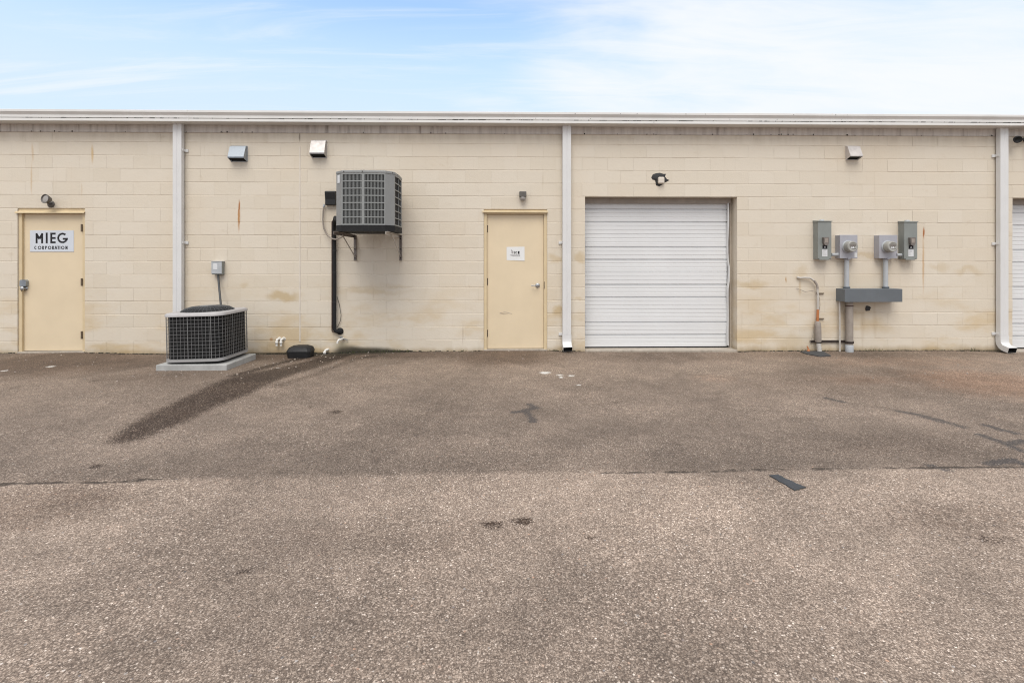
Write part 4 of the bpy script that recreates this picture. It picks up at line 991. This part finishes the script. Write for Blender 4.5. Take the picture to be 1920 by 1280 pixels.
# ------------------------------------------------------------------ electric service
def breaker(x0, x1, y0, y1, label):
    o = .125; a, c = at(x0, y0, o), at(x1, y1, o)
    t = thing('breaker_box', label, 'electrical box', ((a.x + c.x) / 2, 0, c.z), 'tall breaker boxes beside the meters')
    b = MB(); b.box(a.x + .002, c.x - .002, -o + .006, .002, c.z, a.z); b.build('case', M['breaker'], t, .004)
    b = MB(); b.box(a.x, c.x, -o, -o + .005, c.z + .012, a.z - .002); b.box(a.x + .02, c.x - .04, -o - .006, -o + .002, c.z - .012, c.z + .014); dr = b.build('cover', M['breaker'], t, .003)
    b = MB(); b.prism([(a.x - .007, .001, a.z + .022), (a.x - .007, -o - .010, a.z + .006), (a.x - .007, -o - .010, a.z - .006), (a.x - .007, .001, a.z - .006)], (c.x - a.x + .016, 0, 0)); b.build('rain_lid', M['breaker'], t, .002)
    b = MB(); b.lathe([(.034, 0), (.034, .018), (.026, .024), (0, .025)], ((a.x + c.x) / 2, -.05, a.z + .010), (0, 0, 1), 18); b.build('hub_cap', M['pvc'], t)
    w = c.x - a.x; h = a.z - c.z; hx = a.x + w * .30; hz = a.z - h * .42
    b = MB(); b.prism([(hx, -o, hz), (hx + .085, -o, hz), (hx + .082, -o, hz - .09), (hx + .065, -o, hz - .125), (hx + .02, -o, hz - .125), (hx + .004, -o, hz - .09)], (0, -.045, 0)); hd_ = b.build('latch_hood', M['bracket'], t, .008)
    b = MB(); b.box(hx + .018, hx + .066, -o - .0475, -o - .0452, hz - .085, hz - .02); b.build('latch_plate', M['oldpipe'], hd_)
    b = MB(); b.box(hx + .008, hx + .082, -o - .002, -o - .0005, a.z - h * .72, a.z - h * .635); lb = b.build('danger_label', M['ink'], t)
    b = MB(); q = hx + .045; zz = a.z - h * .675; b.prism([(q - .016, -o - .0028, zz - .013), (q + .016, -o - .0028, zz - .013), (q, -o - .0028, zz + .014)], (0, .0005, 0)); b.build('label_symbol', M['label'], lb)
    b = MB(); b.box(hx + .002, hx + .086, -o - .0018, -o - .0005, a.z - h * .925, a.z - h * .74); wl = b.build('paper_label', M['label'], t)
    b = MB(); rr = random.Random(int(x0))
    for k in range(7): zz = a.z - h * (.755 + .022 * k); b.box(hx + .010, hx + .03 + rr.random() * .045, -o - .0026, -o - .0020, zz - .0025, zz + .001)
    b.build('small_print', M['greyink'], wl)
def meter(x0, x1, y0, y1, mx, my, nip, label, lab_right):
    o = .12; a, c = at(x0, y0, o), at(x1, y1, o)
    t = thing('meter_box', label, 'electric meter', ((a.x + c.x) / 2, 0, c.z), 'electric meters in grey boxes')
    b = MB(); b.box(a.x + .003, c.x - .003, -o + .012, .002, c.z + .003, a.z - .003); b.build('case', M['meter'], t, .004)
    b = MB(); b.box(a.x, c.x, -o, -o + .014, c.z, a.z); b.box((a.x + c.x)/2 - .02, (a.x + c.x)/2 + .03, -o - .006, -o + .004, c.z - .012, c.z + .012); b.build('cover', M['meter'], t, .004)
    m = at(mx, my, o + .06)
    b = MB(); b.lathe([(.096, 0), (.096, .022), (.088, .026)], (m.x, -o, m.z), (0, -1, 0), 32); b.build('meter_ring', M['pvc'], t)
    b = MB(); b.lathe([(.086, .026), (.084, .10), (.080, .115), (.070, .122), (.064, .118), (0, .117)], (m.x, -o, m.z), (0, -1, 0), 32); gl = b.build('meter_cover', M['meterglass'], t)
    b = MB(); y = -o - .1185; b.box(m.x - .045, m.x + .045, y - .0015, y, m.z + .008, m.z + .030); b.box(m.x - .02, m.x + .05, y - .0015, y, m.z - .038, m.z - .030)
    for k in range(3): b.box(m.x - .045 + k * .03, m.x - .030 + k * .03, y - .0015, y, m.z - .015, m.z - .002)
    b.build('meter_dial', M['bracket'], gl)
    b = MB(); b.prism([(m.x - .03, y - .0012, m.z - .028), (m.x + .02, y - .0012, m.z - .028), (m.x + .025, y - .0012, m.z - .004), (m.x - .02, y - .0012, m.z + .002)], (0, .001, 0)); b.build('name_plate', M['label'], gl)
    b = MB()
    if lab_right: q, r_ = at(1602, 474, o), at(1607, 482.5, o)
    else: q, r_ = at(1681, 475, o), at(1681.8, 480, o)
    b.box(q.x, r_.x, -o - .0018, -o - .0003, r_.z, q.z); b.build('sticker', M['label'] if lab_right else M['ink'], t)
    q0, q1, z = at(nip[0], nip[2], .06).x, at(nip[1], nip[2], .06).x, at(nip[0], nip[2], .06).z
    b = MB(); b.tube([(q0, -.06, z), (q1, -.06, z)], .026, 16); k = q1 if lab_right else q1; b.lathe([(.026, -.016), (.034, -.016), (.034, .016), (.026, .016)], (q0 + (q1 - q0) * .78, -.06, z), (1, 0, 0), 14); b.build('nipple', M['pvc'], t)
    return t
breaker(1533.6, 1559, 415, 486, 'tall grey green breaker box left of both electric meters')
breaker(1695.5, 1720, 416, 486, 'tall grey green breaker box right of both electric meters')
meter(1575, 1608, 440.4, 484.5, 1594.5, 462.4, (1559, 1576, 477.5), 'grey meter box with round meter and small sticker on left side', True)
meter(1648.7, 1683, 440.6, 484.5, 1669, 462.6, (1681, 1697, 478), 'grey meter box with round meter next to right breaker box', False)
o = .212; a, c = at(1584, 541.8, o), at(1692, 566, o)
t = thing('wiring_trough', 'long slate grey steel wiring trough below the two electric meters', 'wiring trough', ((a.x + c.x) / 2, 0, c.z))
b = MB(); b.box(a.x + .002, c.x - .002, -o + .004, .002, c.z + .003, a.z); b.build('trough_body', M['trough'], t, .004)
b = MB(); b.box(a.x, c.x, -o, -o + .0035, c.z, a.z - .004); b.build('front_cover', M['trough'], t, .0012)
for (px, lab) in ((1587.5, 'grey vertical conduit from left meter down to the trough'), (1660.5, 'grey vertical conduit from right meter down to the trough')):
    x = at(px, 510, .065).x; z1, z0 = at(px, 483.5, .065).z, at(px, 541, .065).z
    b = MB(); b.tube([(x, -.065, z0 - .015), (x, -.065, z1)], .034, 18)
    g = tag(b.build('conduit_riser', M['pvc'], None, loc=(x, -.065, z0)), lab, 'conduit', 'conduits between meters and trough')
    b = MB(); b.lathe([(.034, 0), (.048, 0), (.046, .03), (.034, .034)], (x, -.065, a.z + .001), (0, 0, 1), 18); b.build('lock_nut', M['trough'], g)
    b = MB(); b.lathe([(.034, -.02), (.043, -.02), (.043, .0), (.034, .0)], (x, -.065, at(px, 485, .06).z), (0, 0, 1), 18); b.build('hub_nut', M['meter'], g)
# big service pipe
x = at(1592.5, 610, .085).x; z1 = c.z + .002; g0 = ghf(x, -.09)
t = thing('service_pipe', 'thick weathered brown grey pipe from the trough into the ground', 'pipe', (x, -.085, g0))
b = MB(); b.tube([(x, -.085, g0 + .10), (x, -.085, z1 + .01)], .053, 22); b.build('pipe', M['oldpipe'], t)
b = MB(); b.lathe([(.05, -.06), (.058, -.05), (.058, .105), (.053, .112)], (x, -.085, g0), (0, 0, 1), 22); b.build('coupling', M['pvc'], t)
b = MB(); b.lathe([(.0535, 0), (.056, .004), (.056, .012), (.0535, .016)], (x, -.085, at(1592, 574, .085).z), (0, 0, 1), 22); b.build('rust_band', M['copper'], t)
x2 = at(1574.5, 610, .05).x
b = MB(); b.tube([(x2, -.05, g0 - .02), (x2, -.05, g0 + .4), (x2 - .003, -.05, z1 + .01)], .013, 12)
tag(b.build('ground_wire_pipe', M['paleconduit'], None, loc=(x2, -.05, g0)), 'thin pale pipe left of the thick service pipe', 'pipe')
# strut
p, q = at(1521.5, 640.5, .045), at(1600, 641.5, .045)
t = thing('strut_rail', 'short rusty dark rail clamping the pipes low on the wall', 'rail', (p.x, 0, p.z))
b = MB(); b.box(p.x, q.x, -.028, .002, p.z - .017, p.z + .017); b.box(p.x + .015, q.x - .01, -.0285, -.0278, p.z - .005, p.z + .005); b.build('rail', M['rustysteel'], t, .002)
for (xx, rr_, yy) in ((x, .0625, -.085), (at(1534, 640, .06).x, .05, -.06)):
    b = MB(); b.lathe([(rr_ - .004, -.015), (rr_, -.015), (rr_, .015), (rr_ - .004, .015)], (xx, yy, p.z), (0, 0, 1), 20); b.build('pipe_clamp', M['rustysteel'], t)
# bent conduit with orange duct
p = at(1534, 655, .07); g1 = ghf(p.x, -.07)
t = thing('cable_conduit', 'bent pale cable conduit with an orange section rising from the asphalt', 'conduit', (p.x, -.06, g1))
b = MB(); b.tube([at(1494.5, 519.5, .02), at(1500, 521, .03), at(1510, 520.5, .04), at(1519, 521, .045), at(1526, 526, .05), at(1531.5, 534, .05), at(1533, 545, .05), at(1533.5, 560, .05), at(1533.5, 582, .05)], .0155, 12); b.build('upper_conduit', M['paleconduit'], t)
b = MB(); b.tube([at(1526, 525.5, .052), at(1531.8, 534, .052), at(1533, 541, .052)], .0175, 12); b.build('bend_sleeve', M['oldpipe'], t)
b = MB(); b.tube([at(1533.5, 580, .05), at(1533.3, 590, .05), at(1533, 604, .05)], .019, 12); b.build('orange_duct', M['orange'], t)
b = MB(); b.tube([at(1533, 602, .06), at(1533, 604.5, .06), at(1533.5, 612, .06), at(1534, 640, .065), at(1534.5, 642, .065)], .047, 16, True, [.62, .86, 1.0, 1.0, .9]); b.build('sleeve', M['oldpipe'], t)
b = MB(); b.tube([at(1534.5, 640, .07), at(1535.5, 650, .08), Vector((at(1537, 656, .09).x, -.09, g1 - .03))], .034, 14); b.build('stub', M['paleconduit'], t)
b = MB()
b.tube([at(1494, 540, .01), at(1500, 543, .03), at(1510, 547, .04), at(1522, 545, .05), at(1530, 547, .06), at(1537, 560, .06), at(1537.5, 572, .06), at(1536, 582, .06)], .004, 6)
b.tube([at(1531, 604, .08), at(1526, 620, .06), at(1520, 640, .05), at(1516, 655, .06)], .0025, 6)
b.build('loose_wire', M['oldpipe'], t)
for y in (550, 597.5): b = MB(); q = at(1533.5, y, .03); b.box(q.x - .01, q.x + .105, -.024, .001, q.z - .007, q.z + .007); b.build('pipe_strap', M['hinge'], t)
q = at(1516, 657, .07); b = MB(); b.lathe([(.020, -.03), (.024, .0), (.018, .016), (0, .022)], (q.x, -.07, ghf(q.x, -.07) + .02), (.2, -.3, 1), 12)
b.tube([(q.x, -.07, ghf(q.x, -.07) + .04), (q.x - .01, -.05, ghf(q.x, -.07) + .085)], .010, 8)
tag(b.build('orange_plug', M['orange'], None, loc=(q.x, -.07, ghf(q.x, -.07))), 'small orange plug on the ground by the bent conduit', 'plug')

# ------------------------------------------------------------------ patches on the asphalt, litter, weeds
def flat(name, pts, mat, label, cat, h=.006):
    P = [onground(*q) for q in pts]; b = MB(); rr = random.Random(2); n = len(P)
    v = []
    for k in range(n):
        a_, c_ = P[k], P[(k + 1) % n]
        for i in range(6):
            w = a_ + (c_ - a_) * i / 6; v.append(Vector((w.x + rr.uniform(-.006, .006), w.y + rr.uniform(-.006, .006), 0)))
    for w in v: w.z = ghf(w.x, w.y) + .001
    c = sum(v, Vector()) / len(v)
    b.prism(v, (0, 0, h)); return tag(b.build(name, mat, None, .002, loc=c), label, cat)
flat('tar_patch', [(1441, 894), (1457, 892.5), (1482, 903.5), (1511, 917.5), (1490, 922.5), (1466, 908)], M['tarpatch'], 'dark rectangular tar strip lying on the pale asphalt', 'asphalt patch')
flat('tar_patch', [(1500, 660.5), (1512, 659.5), (1530, 660), (1545, 661), (1558, 668), (1538, 669.5), (1513, 665)], M['tarpatch'], 'dark tar mound round the foot of the bent conduit', 'asphalt patch', .012)

def gravel():
    b = MB(); rr = random.Random(21)
    def stone(x, y, s):
        z = ghf(x, y); rot = rr.uniform(0, 6.28); n = 5
        lo = [Vector((x + s * rr.uniform(.7, 1.1) * math.cos(rot + 6.283*k/n), y + s * rr.uniform(.5, 1.0) * math.sin(rot + 6.283*k/n), z + .001)) for k in range(n)]
        c = sum(lo, Vector()) / n; hi = [c + (p - c) * .6 + Vector((0, 0, s * rr.uniform(.35, .8))) for p in lo]
        b.add(lo + hi, [(i, (i+1) % n, n + (i+1) % n, n + i) for i in range(n)] + [tuple(range(n, 2*n))])
    for k in range(330): stone(rr.uniform(-8, 9), -abs(rr.gauss(0, 1.3)) - .03, rr.choice((.005, .006, .008, .010, .014)))
    for k in range(130): stone(rr.uniform(-4.5, -1.5), rr.uniform(-1.6, -.05), rr.choice((.006, .008, .012, .016)))
    for k in range(260): stone(rr.uniform(-5, 6), rr.uniform(-6.8, -1), rr.choice((.004, .005, .006, .008)))
    o = b.build('gravel', M['pebble'], None); o['kind'] = 'stuff'; o['label'] = 'loose pale pebbles scattered on the asphalt'
gravel()
def crumbs():
    b = MB(); rr = random.Random(33)
    x = -8.5
    while x < 9.2:                # broken asphalt lip and dirt against the wall foot
        inside = any(o[0] - .02 < x < o[1] + .02 for o in OPEN)
        if not inside:
            z = ghf(x, -.01); s = rr.uniform(.008, .022) * (1.5 if -2.9 < x < -1.3 else 1)
            n = 6; c = Vector((x, -.006 - rr.uniform(0, .02), z - .004)); rot = rr.uniform(0, 6)
            lo = [c + Vector((s * 1.7 * math.cos(rot + 6.283*k/n), s * .8 * math.sin(rot + 6.283*k/n), 0)) for k in range(n)]
            hi = [c + (p - c) * .5 + Vector((0, 0, s * rr.uniform(.4, .9))) for p in lo]
            b.add(lo + hi, [(i, (i+1) % n, n + (i+1) % n, n + i) for i in range(n)] + [tuple(range(n, 2*n))])
        x += rr.uniform(.012, .05)
    o = b.build('dirt', M['grime'], None); o['kind'] = 'stuff'; o['label'] = 'dark dirt gathered along the foot of the wall'
    b = MB()
    for (x0, x1, n, h) in ((at(640, 660).x, at(770, 660).x, 90, .05), (at(1500, 660).x, at(1550, 660).x, 14, .05), (at(1612, 660).x, at(1650, 660).x, 16, .06), (at(1815, 660).x, at(1830, 660).x, 8, .08), (at(860, 660).x, at(875, 660).x, 6, .06), (at(1030, 660).x, at(1060, 660).x, 14, .03)):
        for k in range(n):
            x = rr.uniform(x0, x1); y = -rr.uniform(.005, .06); z = ghf(x, y); hh = h * rr.uniform(.3, 1); dx = rr.uniform(-.03, .03); dy = -rr.uniform(0, .03); w = rr.uniform(.002, .004)
            b.add([(x - w, y, z), (x + w, y, z), (x + dx * .5 + w, y + dy * .4, z + hh * .6), (x + dx, y + dy, z + hh), (x + dx * .5 - w, y + dy * .4, z + hh * .6)], [(0, 1, 2, 3, 4)])
    o = b.build('weeds', M['weed'], None); o['kind'] = 'stuff'; o['label'] = 'thin weeds and moss at the foot of the wall'
crumbs()
